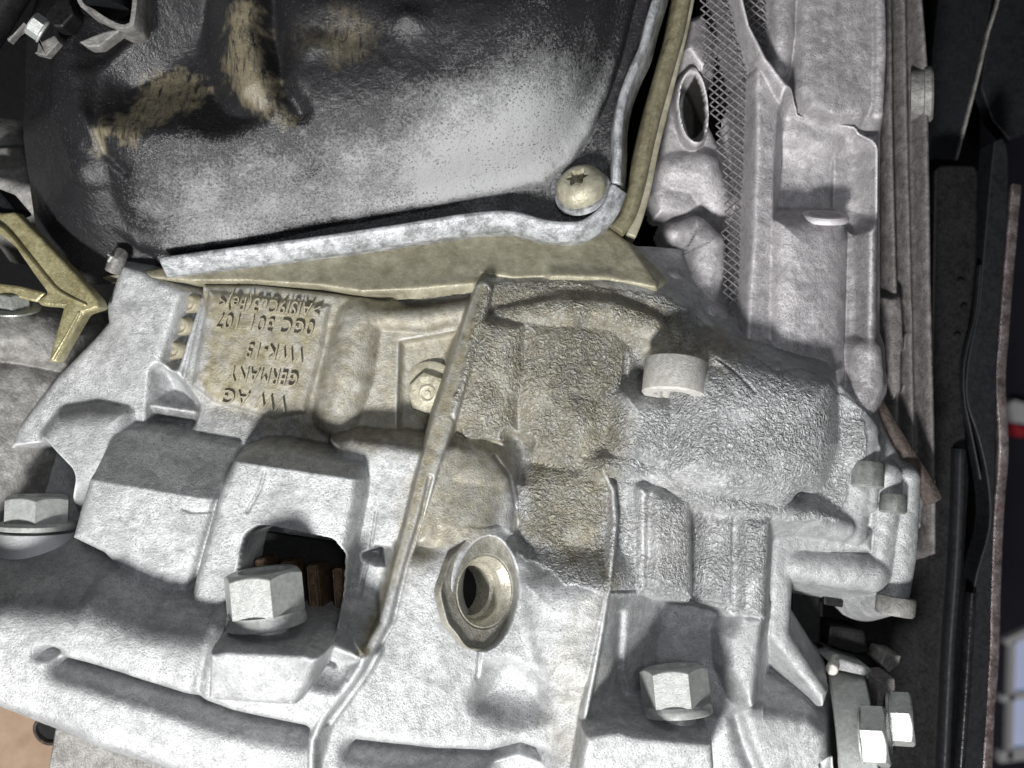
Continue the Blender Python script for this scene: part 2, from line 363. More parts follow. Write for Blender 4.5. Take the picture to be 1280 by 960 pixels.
# three columns
R.boss([(606, 404), (652, 408), (650, 470), (640, 500), (637, 552), (584, 548), (567, 520), (585, 455)], lin(610, 470, 54, -0.12, 0.03), 2.2, 9, 8)
R.boss([(662, 408), (770, 408), (782, 450), (772, 560), (760, 600), (705, 588), (664, 548), (656, 480)], lin(715, 480, 40, -0.12, 0.06), 1.6, 10, 10)
R.cyl([(722, 520), (722, 545)], [50, 52], [26, 28], 20, 1.0)
R.groove([(782, 446), (772, 560), (798, 578)], 3, 10, 20)
R.boss([(652, 606), (690, 592), (745, 588), (764, 612), (766, 650), (758, 724), (700, 714), (648, 684)], lin(700, 650, 60, 0.05, 0.08), 1.8, 12, 12)
R.pocket([(640, 546), (656, 552), (656, 578), (648, 590), (640, 572)], 4, 3, 5, 9)
# long boss leading to the plug hole
R.cyl([(584, 604), (574, 660), (580, 720)], [78, 92, 98], [54, 60, 64], 12, 2.0)
R.boss([(540, 566), (572, 556), (617, 571), (637, 596), (645, 630), (640, 668), (560, 690), (520, 680)], lin(590, 620, 76, -0.25, 0.12), 3.2, 6, 6)
# lower face
def lowf(x, y): return 104 + 0.10 * (y - 800) - 0.10 * (x - 600)
R.boss([(500, 700), (560, 690), (640, 690), (700, 722), (760, 730), (742, 850), (722, 1010), (385, 1010), (405, 900), (450, 835), (480, 780)], lowf, 2.6, 8, 12)
R.boss([(660, 735), (752, 735), (736, 850), (690, 850), (668, 790)], lin(700, 800, 116, 0.05, 0.08), 1.2, 10, 14)
R.pocket([(614, 846), (620, 834), (634, 830), (660, 842), (680, 864), (682, 876), (650, 880), (610, 868)], 78, 1.5, 9, 14)
for w_, dp in ((7, 22), (12, 20)):
    R.groove([(446, 934), (540, 947), (612, 953), (650, 945), (690, 960), (700, 1000)], w_, dp, 110)
R.pocket([(618, 950), (640, 938), (672, 936), (692, 954), (698, 1010), (610, 1010)], 84, 2.4, 7, 10)
R.boss([(690, 738), (758, 732), (744, 830), (734, 880), (722, 1010), (700, 1010), (684, 860), (676, 780)], lin(738, 850, 120, 0.30, 0.08), 1.6, 8, 14)
# seam rib
R.rib([(604, 362), (592, 400), (574, 462), (555, 520), (543, 560), (528, 612), (515, 660), (498, 715), (480, 782), (447, 836), (404, 896), (390, 926), (386, 1010)],
      [34, 46, 62, 74, 80, 90, 97, 106, 121, 140, 147, 150, 152], [21, 25, 28, 28, 26, 24, 20, 17, 14, 12, 10, 10, 10], 9, 1.4, 8)
R.groove([(535, 600), (524, 650), (507, 706), (490, 775), (460, 834), (414, 896)], 2.6, 7, 110)
# crest rib at the corner
R.rib([(752, 584), (766, 612), (769, 650), (762, 728), (752, 790), (741, 850), (733, 890), (722, 965), (718, 1010)], [60, 68, 80, 104, 114, 122, 128, 134, 138], [5, 6, 6, 7, 7, 7, 7, 7, 7], 7, 1.4, 8)
# fluted wall right of the crest
R.boss([(770, 600), (800, 590), (840, 606), (880, 628), (960, 648), (958, 772), (940, 886), (915, 900), (775, 885), (765, 740)], 12, 3, 6, 8)
R.cyl([(786, 610), (782, 730), (776, 800)], [58, 62, 50], [17, 17, 16], 8, 2.5)
R.boss([(804, 614), (862, 626), (866, 750), (806, 738)], lin(835, 680, 70, -0.35, 0), 3.0, 9, 6)
R.boss([(878, 640), (918, 648), (918, 760), (874, 752)], lin(897, 700, 56, 0.2, 0), 2.6, 8, 6)
R.boss([(930, 650), (962, 654), (955, 774), (924, 768)], lin(940, 700, 70, 0.05, 0), 3.0, 6, 5)
R.boss([(930, 772), (955, 775), (941, 884), (936, 880), (916, 838), (914, 800)], lin(940, 800, 62, 0.2, 0), 2.6, 4, 6)
R.cyl([(752, 586), (790, 582), (840, 600), (880, 624), (950, 640), (1010, 644), (1060, 662)], [64, 66, 62, 64, 62, 40, 20], [14, 14, 14, 14, 13, 12, 12], 16, 1.5)
R.groove([(809, 620), (808, 738)], 6, 12, 50); R.groove([(871, 634), (870, 752)], 6, 14, 45); R.groove([(923, 648), (920, 764)], 5, 16, 50)
R.groove([(760, 730), (797, 739), (880, 756), (955, 774)], 1.8, 4, 60)
R.groove([(772, 760), (768, 830), (780, 872)], 6, 10, 40)
# bolt boss lower right
R.boss([(730, 918), (745, 913), (775, 910), (796, 916), (892, 924), (898, 1010), (712, 1010)], lin(820, 940, 152, -0.05, -0.1), 18, 3, 6)
# dome and cap screw boss
R.boss([(884, 470), (930, 452), (1000, 470), (1042, 480), (1044, 556), (1030, 596), (985, 622), (905, 612), (852, 592), (862, 520)], lin(950, 540, 96, -0.12, 0.03), 2.4, 26, 12)
R.boss([(788, 500), (856, 508), (850, 560), (836, 590), (800, 578), (776, 566)], lin(815, 540, 74, -0.1, 0), 2.4, 14, 8)
R.cyl([(842, 452), (850, 420)], [36, 26], [34, 30], 12, 1.2)
R.boss([(905, 468), (900, 452), (912, 456), (932, 488), (905, 486)], 78, 1.6, 8, 10)
R.bump(1004, 622, 12, 9, -30, 30)
# stepped right end with screw bosses
R.boss([(1046, 486), (1092, 502), (1110, 540), (1160, 626), (1156, 660), (1060, 665), (1040, 640)], lin(1080, 580, -14, -0.35, 0), 3, 5, 8)
R.cyl([(1080, 540), (1078, 570)], [14, 14], [26, 24], 8, 2)
R.cyl([(1076, 612), (1072, 668)], [8, 8], [17, 17], 8, 3)
R.cyl([(1116, 596), (1116, 616)], [-6, -6], [18, 18], 6, 3)
R.cyl([(1112, 642), (1104, 720)], [-8, -8], [19, 19], 6, 3)
R.cyl([(1140, 600), (1134, 690), (1122, 752)], [-14, -10, -8], [17, 20, 22], 6, 3)
R.pocket([(962, 690), (972, 700), (980, 790), (1034, 872), (1012, 886), (954, 882), (948, 872), (962, 790)], -62, 6, 3, 5)
R.boss([(966, 648), (1010, 650), (1060, 668), (1092, 668), (1090, 690), (1000, 690), (992, 700), (988, 792), (1036, 866), (1030, 884), (962, 796), (962, 700)], lin(1000, 690, 0, -0.05, 0), 3.5, 4, 6)
R.cyl([(1000, 708), (1096, 722)], [6, 2], [24, 24], 6, 3)
R.boss([(900, 892), (944, 892), (1010, 900), (1032, 920), (1040, 1010), (890, 1010)], lin(960, 930, 10, 0, 0), 2.5, 6, 10)
R.pocket([(1002, 948), (1016, 940), (1034, 944), (1036, 1010), (1000, 1010)], -60, 4, 3, 4)
R.groove([(925, 905), (935, 940), (960, 1000)], 9, 16, 20)
# openings
R.pocket([(319, 677), (326, 673), (336, 673), (408, 688), (415, 697), (412, 740), (405, 792), (312, 780), (311, 716)], -40, 9, 1.8, 3, hc=94)
R.boss([(264, 810), (286, 806), (384, 810), (406, 816), (392, 850), (372, 880), (262, 872)], lin(335, 830, 186, 0, -0.3), 20, 3, 5)
ang = np.linspace(0, 2 * np.pi, 28, endpoint=False)
hole_c = (604, 740, 92)
ell = lambda cx, cy, rx, ry, th: [(cx + rx * math.cos(a) * math.cos(th) - ry * math.sin(a) * math.sin(th), cy + rx * math.cos(a) * math.sin(th) + ry * math.sin(a) * math.cos(th)) for a in ang]
R.boss(ell(602, 741, 42, 74, 0.08), lin(603, 741, 84, -0.86, 0), 4, 3, 6)
R.pocket(ell(605, 740, 36, 67, 0.08), lin(605, 740, 70, -0.89, 0), 9, 1.0, 2, hc=88)
R.pocket(ell(606, 739, 22, 40, 0.08), -60, 14, 1.0, 2, hc=75)

for pl, hh in ([(272, 610), (262, 640), (238, 640), (228, 636)], 74), ([(330, 590), (324, 612), (308, 640)], 96), ([(566, 520), (579, 547), (634, 554)], 54), ([(617, 572), (637, 600), (645, 640), (640, 668)], 80), ([(440, 806), (452, 818), (436, 846)], 130), ([(890, 450), (905, 462), (930, 490)], 40), ([(936, 446), (960, 466), (1000, 462), (1046, 482)], 30), ([(600, 812), (596, 850)], 110), ([(470, 640), (462, 690), (440, 780)], 60):
    R.groove(pl, 1.7, 3.2, hh)
R.wobble(2.0, 60, 21); R.wobble(0.9, 17, 33); R.wobble(0.45, 6, 41)
# underseal, grime, dirt and painted-in shade
coat_poly = [(604, 352), (700, 348), (823, 364), (880, 392), (936, 446), (1046, 484), (1092, 512), (1096, 560), (1076, 600), (1060, 655), (960, 650), (956, 773), (880, 757), (797, 740), (762, 729), (735, 722), (700, 716), (646, 684), (646, 600), (632, 553), (582, 546), (566, 520)]
R.paint('coat', coat_poly, 1.0, 2.0, 4, 45, 3)
R.paint('grime', [(236, 352), (420, 352), (600, 340), (780, 345), (930, 436), (905, 452), (800, 446), (776, 470), (772, 560), (756, 640), (760, 712), (700, 690), (650, 668), (650, 560), (620, 640), (590, 670), (530, 690), (496, 720), (530, 600), (548, 560), (400, 560), (256, 512), (238, 470), (262, 400)], 0.80, 22, 14, 30, 5)
R.paint('grime', [(244, 360), (402, 372), (378, 516), (262, 496), (250, 470), (268, 400)], 1.0, 8, 8, 5, 6)
R.paint('grime', [(600, 345), (615, 345), (520, 650), (470, 800), (455, 800), (505, 640)], 1.0, 6, 4, 70, 8)
R.paint('grime', [(780, 600), (850, 600), (890, 650), (870, 720), (790, 700)], 0.12, 20, 14, 30, 15)
R.paint('grime', [(700, 780), (760, 740), (738, 880), (720, 960), (690, 960)], 0.3, 20, 14, 110, 12)
R.paint('dirt_shade', [(610, 352), (760, 350), (830, 366), (900, 410), (935, 446), (905, 450), (850, 412), (760, 376), (650, 378), (606, 400)], 0.30, 10, 12, 20, 17)  # darker band below the flange
R.paint('dirt_shade', [(480, 378), (596, 366), (590, 380), (480, 396)], 0.45, 8, 6, 5, 18)  # darker along the groove
R.paint('dirt_shade', [(250, 505), (400, 530), (540, 552), (540, 560), (380, 556), (180, 530), (180, 505)], 0.6, 10, 8, 0, 19)  # paints the shadow of the lower blocks into the channel
R.paint('dirt_shade', [(700, 420), (760, 410), (772, 470), (740, 520), (700, 500)], 0.30, 22, 16, 40, 20)  # paints in the darker tone of the hollow turned from the lamp
R.paint('dirt_shade', [(640, 640), (700, 620), (756, 640), (750, 712), (690, 700)], 0.22, 20, 16, 60, 22)

R.H += 1.6 * R.att['coat']
keep = R.H > -120
seam = [cor(u, v, h) for (u, v), h in zip([(612, 200), (608, 348), (592, 400), (574, 462), (555, 520), (543, 560), (528, 612), (515, 660), (498, 715), (480, 782), (447, 836), (404, 896), (390, 926), (386, 1010), (386, 1200)], [30, 30, 44, 60, 70, 76, 88, 100, 112, 138, 160, 170, 172, 172, 172])]
sx = np.interp(R.y, [p[1] for p in seam], [p[0] - 12 for p in seam])
left = R.x < sx
clutch = empty('clutch_housing', W(200, 900, 0), 'pale grey cast clutch housing with raised lettering and a window cut over gear teeth', 'housing')
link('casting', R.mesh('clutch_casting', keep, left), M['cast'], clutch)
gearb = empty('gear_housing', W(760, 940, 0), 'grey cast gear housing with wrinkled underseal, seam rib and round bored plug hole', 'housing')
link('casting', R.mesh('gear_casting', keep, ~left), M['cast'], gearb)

# ------------------------------------------------------------------ oil pan
P = Relief(20, -60, 870, 350, 1.8, -140)
belly = [(60, -80), (62, 30), (57, 69), (48, 120), (46, 155), (57, 203), (89, 237), (120, 261), (137, 285), (165, 306), (206, 314), (300, 299), (400, 277), (537, 254), (623, 237), (680, 224), (716, 196), (737, 165), (761, 113), (778, 62), (798, -20), (812, -80)]
q = [cor(u, v, 20) for u, v in belly]
d = sd_poly(P.x, P.y, q); t = np.clip(-d / 150.0, 0, 1)
dome = 6 + 104 * (1 - (1 - t) ** 2.4) - 7.0 * np.maximum(d, 0)
flange_pts = [(150, -80), (140, 250), (196, 326), (400, 302), (572, 278), (641, 270), (690, 284), (725, 286), (758, 262), (772, 235), (772, 155), (784, 112), (806, 58), (826, -80)]
P.boss(flange_pts, -10, 5, 2, 4)
def blur(a, n):
    for _ in range(n):
        a = np.pad(a, 2, mode='edge'); a = (a[:-4] + 4 * a[1:-3] + 6 * a[2:-2] + 4 * a[3:-1] + a[4:]) / 16
        a = (a[:, :-4] + 4 * a[:, 1:-3] + 6 * a[:, 2:-2] + 4 * a[:, 3:-1] + a[:, 4:]) / 16
    return a
db = blur(dome, 160); wgt = sstep(2, 34, -d); dome = dome * (1 - wgt) + db * wgt
P.H = smax(P.H, dome, 5)
P.pocket([(150, 96), (190, 66), (230, 20), (286, -60), (290, 60), (278, 98), (240, 86), (200, 84)], 34, 0.9, 10, 16, hc=80)
P.cyl([(300, -80), (304, 40), (318, 104), (340, 138)], [96, 104, 110, 100], [26, 26, 26, 18], 16, 1.2)
P.groove([(330, -80), (332, 40), (350, 100), (374, 140)], 12, 16, 95)
P.groove([(113, 40), (112, 130), (130, 190), (156, 214)], 6, 7, 80)
P.cyl([(92, 30), (88, 130), (108, 200)], [64, 74, 74], [40, 40, 34], 18, 1.0)
P.pocket([(90, -60), (170, -60), (150, 30), (120, 62), (104, 20)], 44, 1.0, 10, 16, hc=70)
P.bump(512, 26, 20, 14, 10, 100); P.bump(420, 48, 50, 26, -9, 100); P.bump(560, 60, 70, 40, -5, 100)
P.bump(400, 60, 26, 14, 7, 100)
P.groove([(694, 206), (728, 184), (745, 158)], 3, 3, 10)
P.wobble(2.2, 60, 5); P.wobble(1.0, 15, 6); P.wobble(0.5, 5, 8)
x_, y_ = P.x, P.y
dust = 0.02 + 0.70 * sstep(70, 262, y_ + 0.10 * (x_ - 400)) + 0.40 * sstep(400, 660, x_)
dust *= 0.35 + 0.65 * sstep(90, 280, x_)
P.att['dust'] = np.clip(dust, 0, 1.1) * 0.88 * (0.5 + 0.5 * sstep(6, -8, d))  # dust halved on the flange, deepening the shade in the groove above the lip
P.paint('dust', [(400, 235), (560, 225), (680, 200), (720, 150), (690, 120), (600, 150), (480, 190)], 0.80, 60, 20, 60, 30)
P.paint('dust', [(80, 150), (110, 160), (130, 205), (108, 210)], 0.35, 12, 10, 60, 31)
P.paint('scuff', [(132, 175), (140, 140), (160, 118), (176, 84), (215, 74), (262, 92), (268, 116), (240, 130), (200, 160), (160, 182)], 1.0, 12, 20, 80, 32)
P.paint('scuff', [(282, 36), (300, 0), (318, 0), (322, 45), (340, 103), (366, 148), (336, 150), (300, 118), (284, 84)], 0.95, 10, 14, 100, 34)
P.paint('scuff', [(372, 56), (410, 34), (452, 28), (452, 62), (410, 74)], 0.55, 22, 18, 95, 35)
pan = empty('oil_pan', W(450, 320, 0), 'black pressed oil pan dulled with grey dust and beige scuffs', 'oil pan')
link('pan_shell', P.mesh('pan_shell', P.H > -60), M['pan'], pan)

def sweep(name, path, hs, prof, mat, parent, closed_ends=True):
    """sweep a profile [(across, out)] along a measured path; across = left normal in the plane, out = towards viewer"""
    pts = [W(u, v, h) for (u, v), h in zip(path, hs)]
    bm = bmesh.new(); rings = []
    for i, p in enumerate(pts):
        t = (pts[min(i + 1, len(pts) - 1)] - pts[max(i - 1, 0)]).normalized()
        nrm = Vector((-t.z, 0, t.x)).normalized()
        rings.append([bm.verts.new(p + nrm * (a * S) + Vector((0, -1, 0)) * (o * S)) for a, o in prof])
    n = len(prof)
    for i in range(len(rings) - 1):
        for j in range(n):
            bm.faces.new((rings[i][j], rings[i][(j + 1) % n], rings[i + 1][(j + 1) % n], rings[i + 1][j]))
    if closed_ends: bm.faces.new(rings[0][::-1]); bm.faces.new(rings[-1])
    bmesh.ops.recalc_face_normals(bm, faces=bm.faces)
    me = bpy.data.meshes.new(name); bm.to_mesh(me); bm.free()
    o = link(name, me, mat, parent)
    bv = o.modifiers.new('bevel', 'BEVEL'); bv.width = 2.0 * S; bv.segments = 2; bv.limit_method = 'ANGLE'; bv.angle_limit = 0.6
    return o
def smooth_path(path, n=6):
    out = []
    P_ = [path[0]] + list(path) + [path[-1]]
    for i in range(1, len(P_) - 2):
        a, b, c, d_ = (np.array(P_[j], float) for j in (i - 1, i, i + 1, i + 2))
        for k in range(n):
            t = k / n
            out.append(tuple(0.5 * ((2 * b) + (c - a) * t + (2 * a - 5 * b + 4 * c - d_) * t * t + (3 * b - a - 3 * c + d_) * t ** 3)))
    out.append(tuple(path[-1])); return out
lip_path = smooth_path([(205, 334), (300, 321), (400, 308), (500, 293), (575, 281), (612, 277), (641, 277), (668, 284), (692, 289), (724, 289), (745, 279), (762, 262), (773, 236)], 5)
sweep('flange_lip', lip_path, [16] * len(lip_path), [(11, -40), (11, 12), (8, 14), (4, 13), (-12, -4), (-13, -40)], M['lip'], pan)
lip2 = smooth_path([(770, 232), (772, 190), (773, 155), (780, 120), (791, 90), (804, 62), (812, 30), (824, -10), (836, -60)], 5)
sweep('side_lip', lip2, [16] * len(lip2), [(6, -30), (6, 14), (1, 17), (-4, 13), (-16, -34), (-10, -36)], M['lip'], pan)

# aluminium sump flange between pan and gearbox
F = Relief(120, -60, 900, 420, 2.0, -140)
fl_poly = [(120, 345), (215, 330), (400, 305), (572, 285), (641, 280), (700, 290), (760, 280), (788, 302), (824, 352), (823, 363), (790, 356), (709, 347), (641, 350), (603, 344), (592, 356), (520, 364), (452, 367), (400, 359), (309, 353), (240, 353)]
F.boss(fl_poly,
       lin(500, 330, -2, 0.02, 0.55), 14, 2, 4)
F.rib([(515, 360), (592, 353)], 17, 4, 1.2, 3, 4); F.rib([(690, 344), (760, 346), (815, 357)], 17, 4, 1.2, 3, 4)
F.wobble(1.4, 60, 71); F.wobble(0.6, 9, 72)
flange = empty('sump_flange', W(560, 350, 0), 'oil-stained beige aluminium flange below the rim of the black pan', 'flange')
link('flange_face', F.mesh('flange_face', (F.H > -90) & (sd_poly(F.x, F.y, fl_poly) < 11)), M['beige'], flange)
side = smooth_path([(772, 288), (786, 268), (797, 232), (806, 190), (818, 140), (832, 90), (846, 40), (856, -10), (866, -60)], 5)
sweep('sealant_bead', side, [-6] * len(side), [(12, -40), (12, -4), (8, 5), (0, 9), (-7, 5), (-10, -4), (-10, -40)], M['olive'], flange)
edge = smooth_path([(790, 296), (799, 272), (809, 236), (818, 190), (830, 140), (843, 88), (857, 30), (874, -60)], 5)
sweep('flange_edge', edge, [-16] * len(edge), [(8, -60), (8, 2), (-5, 2), (-7, -60)], M['beige'], flange)

# ------------------------------------------------------------------ engine-side casting, upper right
E = Relief(800, -70, 1130, 560, 1.5, -190)
E.boss([(975, -80), (975, 70), (966, 200), (956, 320), (945, 400), (945, 440), (1000, 470), (1060, 490), (1102, 500), (1102, 200), (1112, -80)], -70, 4, 4, 6)
# upper panel and left cylinder
E.boss([(1006, -80), (1102, -80), (1104, 60), (1102, 134), (1080, 144), (1040, 146), (1016, 132), (1002, 108)], lin(1055, 60, -22, -0.1, 0), 3, 7, 6)
E.cyl([(986, -80), (982, 40), (978, 84)], [-24, -24, -28], [16, 15, 13], 5, 3)
E.cyl([(1100, -80), (1102, 60), (1099, 140)], [-20, -20, -24], [8, 8, 8], 5, 3)
# diagonal rib and pocket frame
E.boss([(944, 90), (950, 70), (985, 120), (984, 200), (976, 270), (972, 440), (1000, 470), (930, 440), (938, 330), (944, 200)], lin(960, 250, -6, -0.25, 0.02), 9, 3, 4)
E.rib([(914, -60), (936, 30), (956, 72), (986, 112), (1004, 140), (1044, 152), (1080, 156), (1094, 170), (1096, 200)], [-10, -4, 6, 10, 8, 6, 4, 2, 0], [8, 9, 12, 16, 11, 8, 9, 9, 9], 7, 2.5, 6)
E.rib([(1092, 180), (1090, 300), (1086, 480)], [0, -4, -6], [16, 20, 24], 3.2, 5, 8)
E.pocket([(990, 148), (1006, 152), (1040, 162), (1076, 166), (1082, 186), (1082, 262), (1062, 274), (985, 272), (986, 210)], -64, 2.2, 7, 6, hc=-30)
E.cyl([(996, 160), (1036, 172)], [-44, -50], [24, 26], 24, 0.8)
E.boss([(976, 276), (1058, 274), (1062, 300), (1058, 400), (1056, 490), (1000, 480), (972, 430)], lin(1010, 380, 6, -0.22, 0.0), 2.6, 12, 6)
E.groove([(1070, 280), (1070, 400), (1066, 480)], 8, 16, -30)
E.cyl([(1088, 440), (1090, 480), (1076, 520)], [-6, -4, 0], [20, 22, 24], 10, 2)
E.boss([(935, 432), (960, 430), (1000, 450), (1050, 462), (1050, 490), (1000, 480), (940, 452)], 8, 2, 6, 14)
# left tube, ring boss, block and finger
E.boss([(838, 110), (862, 84), (884, 100), (886, 150), (905, 190), (912, 240), (905, 262), (860, 270), (822, 268), (818, 240), (828, 180)], lin(860, 190, -66, -0.1, 0.0), 6, 5, 6)
E.cyl([(848, 210), (880, 210), (900, 250)], [-52, -46, -58], [26, 28, 24], 14, 1.6)
E.cyl([(846, 290), (872, 286), (888, 304), (888, 340), (872, 396)], [-52, -34, -24, -24, -28], [13, 19, 22, 22, 22], 6, 5)
E.boss([(828, 338), (846, 340), (876, 366), (906, 390), (950, 440), (935, 446), (880, 400), (830, 368)], -22, 2.2, 6, 10)
E.boss([(868, 22), (880, 14), (894, 40), (890, 76), (880, 82), (862, 58)], lin(878, 48, -40, -0.4, 0.3), 3.5, 3, 3)
ang2 = np.linspace(0, 2 * np.pi, 30, endpoint=False)
rot = lambda a, rx, ry, th: (rx * math.cos(a) * math.cos(th) - ry * math.sin(a) * math.sin(th), rx * math.cos(a) * math.sin(th) + ry * math.sin(a) * math.cos(th))
E.boss([(870 + rot(a, 18, 50, -0.06)[0], 131 + rot(a, 18, 50, -0.06)[1]) for a in ang2], lin(870, 131, -36, -0.5, 0.0), 8, 2, 3)
E.pocket([(870 + rot(a, 12.5, 36, -0.06)[0], 133 + rot(a, 12.5, 36, -0.06)[1]) for a in ang2], -110, 9, 1.5, 2, hc=-38)
E.wobble(2.4, 50, 91); E.wobble(1.2, 14, 92); E.wobble(0.5, 5, 93)
E.att['coat'] = np.zeros(E.x.shape); E.att['grime'] = np.zeros(E.x.shape); E.att['dirt_shade'] = np.zeros(E.x.shape)
E.paint('dirt_shade', [(1000, -80), (1110, -80), (1105, 140), (1000, 140)], 0.25, 20, 20, -20, 94)
E.paint('dirt_shade', [(840, 230), (900, 210), (905, 280), (820, 300)], 0.3, 20, 20, -50, 95)
E.paint('dirt_shade', [(1060, 280), (1085, 280), (1085, 480), (1060, 480)], 0.45, 12, 10, -30, 96)  # darker along the trench
E.paint('dirt_shade', [(870 + rot(a, 11, 34, -0.06)[0], 133 + rot(a, 11, 34, -0.06)[1]) for a in ang2], 2.0, 2, 1, -80, 99)  # paints the ring opening near-black in place of its shade
engine = empty('engine_bracket_casting', W(1020, 480, -60), 'violet-grey engine-side casting with a pocket, ring boss and wire screen', 'casting')
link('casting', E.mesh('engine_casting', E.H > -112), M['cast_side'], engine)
plug = None

# expanded-metal screen behind the diagonal rib
def screen():
    poly = [(872, -60), (968, -60), (966, 60), (956, 110), (948, 230), (940, 320), (914, 400), (898, 340), (908, 240), (888, 130), (876, 60)]
    bm = bmesh.new()
    hz = -46.0
    def strand(p0, p1, wd=2.2):
        a, b = W(p0[0], p0[1], p0[2]), W(p1[0], p1[1], p1[2])
        t = (b - a).normalized(); n = Vector((-t.z, 0, t.x)) * (wd / 2 * S); o = Vector((0, -1.6 * S, 0))
        vs = [bm.verts.new(x) for x in (a + n, a + o, a - n, b + n, b + o, b - n)]
        bm.faces.new((vs[0], vs[1], vs[4], vs[3])); bm.faces.new((vs[1], vs[2], vs[5], vs[4]))
    cw, ch = 12.5, 5.2
    j = 0; v = -62.0
    arr = []
    while v < 402:
        off = (j % 2) * cw / 2
        u = 860 + off + (v + 60) * 0.045
        while u < 975:
            for (du, dv) in ((cw / 2, -ch), (cw / 2, ch)):
                arr.append((u, v, u + du, v + dv))
            u += cw
        j += 1; v += ch
    for (a, b, c, e) in arr:
        arr_m = sd_poly(np.array([(a + c) / 2]), np.array([(b + e) / 2]), poly)[0]
        if arr_m < 0:
            z = lambda uu, vv: hz + 10 * math.sin(uu * 0.03) + 6 * math.sin(vv * 0.02)
            strand((a, b, z(a, b)), (c, e, z(c, e)))
    bmesh.ops.recalc_face_normals(bm, faces=bm.faces)
    me = bpy.data.meshes.new('wire_screen'); bm.to_mesh(me); bm.free()
    return me
scr = link('wire_screen', screen(), M['meshw'], engine, smooth=False); scr['kind'] = 'stuff'
def prism(name, poly, h0, h1, mat, parent=None, bev=2.0, seg=2):
    """solid plate with a measured outline, from depth h0 (back) to h1 (front)"""
    bm = bmesh.new()
    f = lambda h, p: h(p[0], p[1]) if callable(h) else h
    b_ = [bm.verts.new(W(u, v, f(h1, (u, v))) + Vector((0, (f(h1, (u, v)) - f(h0, (u, v))) * S, 0))) for u, v in poly]
    t_ = [bm.verts.new(W(u, v, f(h1, (u, v)))) for u, v in poly]
    n = len(poly)
    bm.faces.new(t_); bm.faces.new(b_[::-1])
    for i in range(n): bm.faces.new((t_[i], b_[i], b_[(i + 1) % n], t_[(i + 1) % n]))
    bmesh.ops.recalc_face_normals(bm, faces=bm.faces)
    if bev:
        bmesh.ops.bevel(bm, geom=[e for e in bm.edges], offset=bev * S, segments=seg, profile=0.5, affect='EDGES', clamp_overlap=True)
    me = bpy.data.meshes.new(name); bm.to_mesh(me); bm.free()
    return link(name, me, mat, parent, smooth=False)
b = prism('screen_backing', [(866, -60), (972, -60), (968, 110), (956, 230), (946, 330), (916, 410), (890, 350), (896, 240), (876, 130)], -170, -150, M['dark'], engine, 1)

# ------------------------------------------------------------------ fasteners
def frame(u, v, h, axis, spin=0.0):
    """matrix with local Z along axis = (right, up, towards viewer)"""
    z = Vector((axis[0], -axis[2], axis[1])).normalized()
    ref = Vector((0, -1, 0)) if abs(z.y) < 0.9 else Vector((0, 0, 1))
    x = ref.cross(z).normalized(); y = z.cross(x)
    m = Matrix((x, y, z)).transposed().to_4x4() @ Matrix.Rotation(spin, 4, 'Z')
    m.translation = W(u, v, h); return m
def lathe(prof, n=48, rmod=None):
    """prof [(r, z)] in units -> mesh; rmod(theta, r, z) may change the radius"""
    bm = bmesh.new(); rings = []
    for (r, z) in prof:
        if r < 1e-6: rings.append([bm.verts.new((0, 0, z * S))]); continue
        ring = []
        for i in range(n):
            th = 2 * math.pi * i / n; rr = rmod(th, r, z) if rmod else r
            ring.append(bm.verts.new((rr * math.cos(th) * S, rr * math.sin(th) * S, z * S)))
        rings.append(ring)
    for a, b in zip(rings[:-1], rings[1:]):
        for i in range(n):
            j = (i + 1) % n
            if len(a) == 1 and len(b) == 1: continue
            if len(a) == 1: bm.faces.new((a[0], b[j], b[i]))
            elif len(b) == 1: bm.faces.new((a[i], a[j], b[0]))
            else: bm.faces.new((a[i], a[j], b[j], b[i]))
    bmesh.ops.recalc_face_normals(bm, faces=bm.faces)
    me = bpy.data.meshes.new('lathe'); bm.to_mesh(me); bm.free(); return me
def sharp(o, ang=0.6):
    for p in o.data.polygons: p.use_smooth = True
    o.data.set_sharp_from_angle(angle=ang); return o
def hexmesh(af, hgt, recess=0.0):
    """chamfered hexagon head: across flats af, height hgt"""
    a = af / 2; n = 72; bm = bmesh.new(); rc = a * 0.93
    rh = lambda th: a / math.cos(((th + math.pi / 6) % (math.pi / 3)) - math.pi / 6)
    zc = lambda r: hgt - max(0, r - rc) * 0.58
    def ring(f, z): return [bm.verts.new((f(2 * math.pi * i / n) * math.cos(2 * math.pi * i / n) * S, f(2 * math.pi * i / n) * math.sin(2 * math.pi * i / n) * S, (z(2 * math.pi * i / n)) * S)) for i in range(n)]
    rings = [ring(rh, lambda t: 0), ring(rh, lambda t: zc(rh(t)) - 0.8), ring(lambda t: rh(t) - 0.8, lambda t: zc(rh(t) - 0.8)), ring(lambda t: rc * 0.97, lambda t: hgt)]
    if recess: rings += [ring(lambda t: rc * 0.72, lambda t: hgt), ring(lambda t: rc * 0.66, lambda t: hgt - recess)]
    for p, q_ in zip(rings[:-1], rings[1:]):
        for i in range(n): bm.faces.new((p[i], p[(i + 1) % n], q_[(i + 1) % n], q_[i]))
    c = bm.verts.new((0, 0, (hgt - recess) * S))
    for i in range(n): bm.faces.new((rings[-1][i], rings[-1][(i + 1) % n], c))
    bmesh.ops.recalc_face_normals(bm, faces=bm.faces)
    me = bpy.data.meshes.new('hex'); bm.to_mesh(me); bm.free(); return me
def at(m, dz=0.0):
    return m @ Matrix.Translation((0, 0, dz * S))
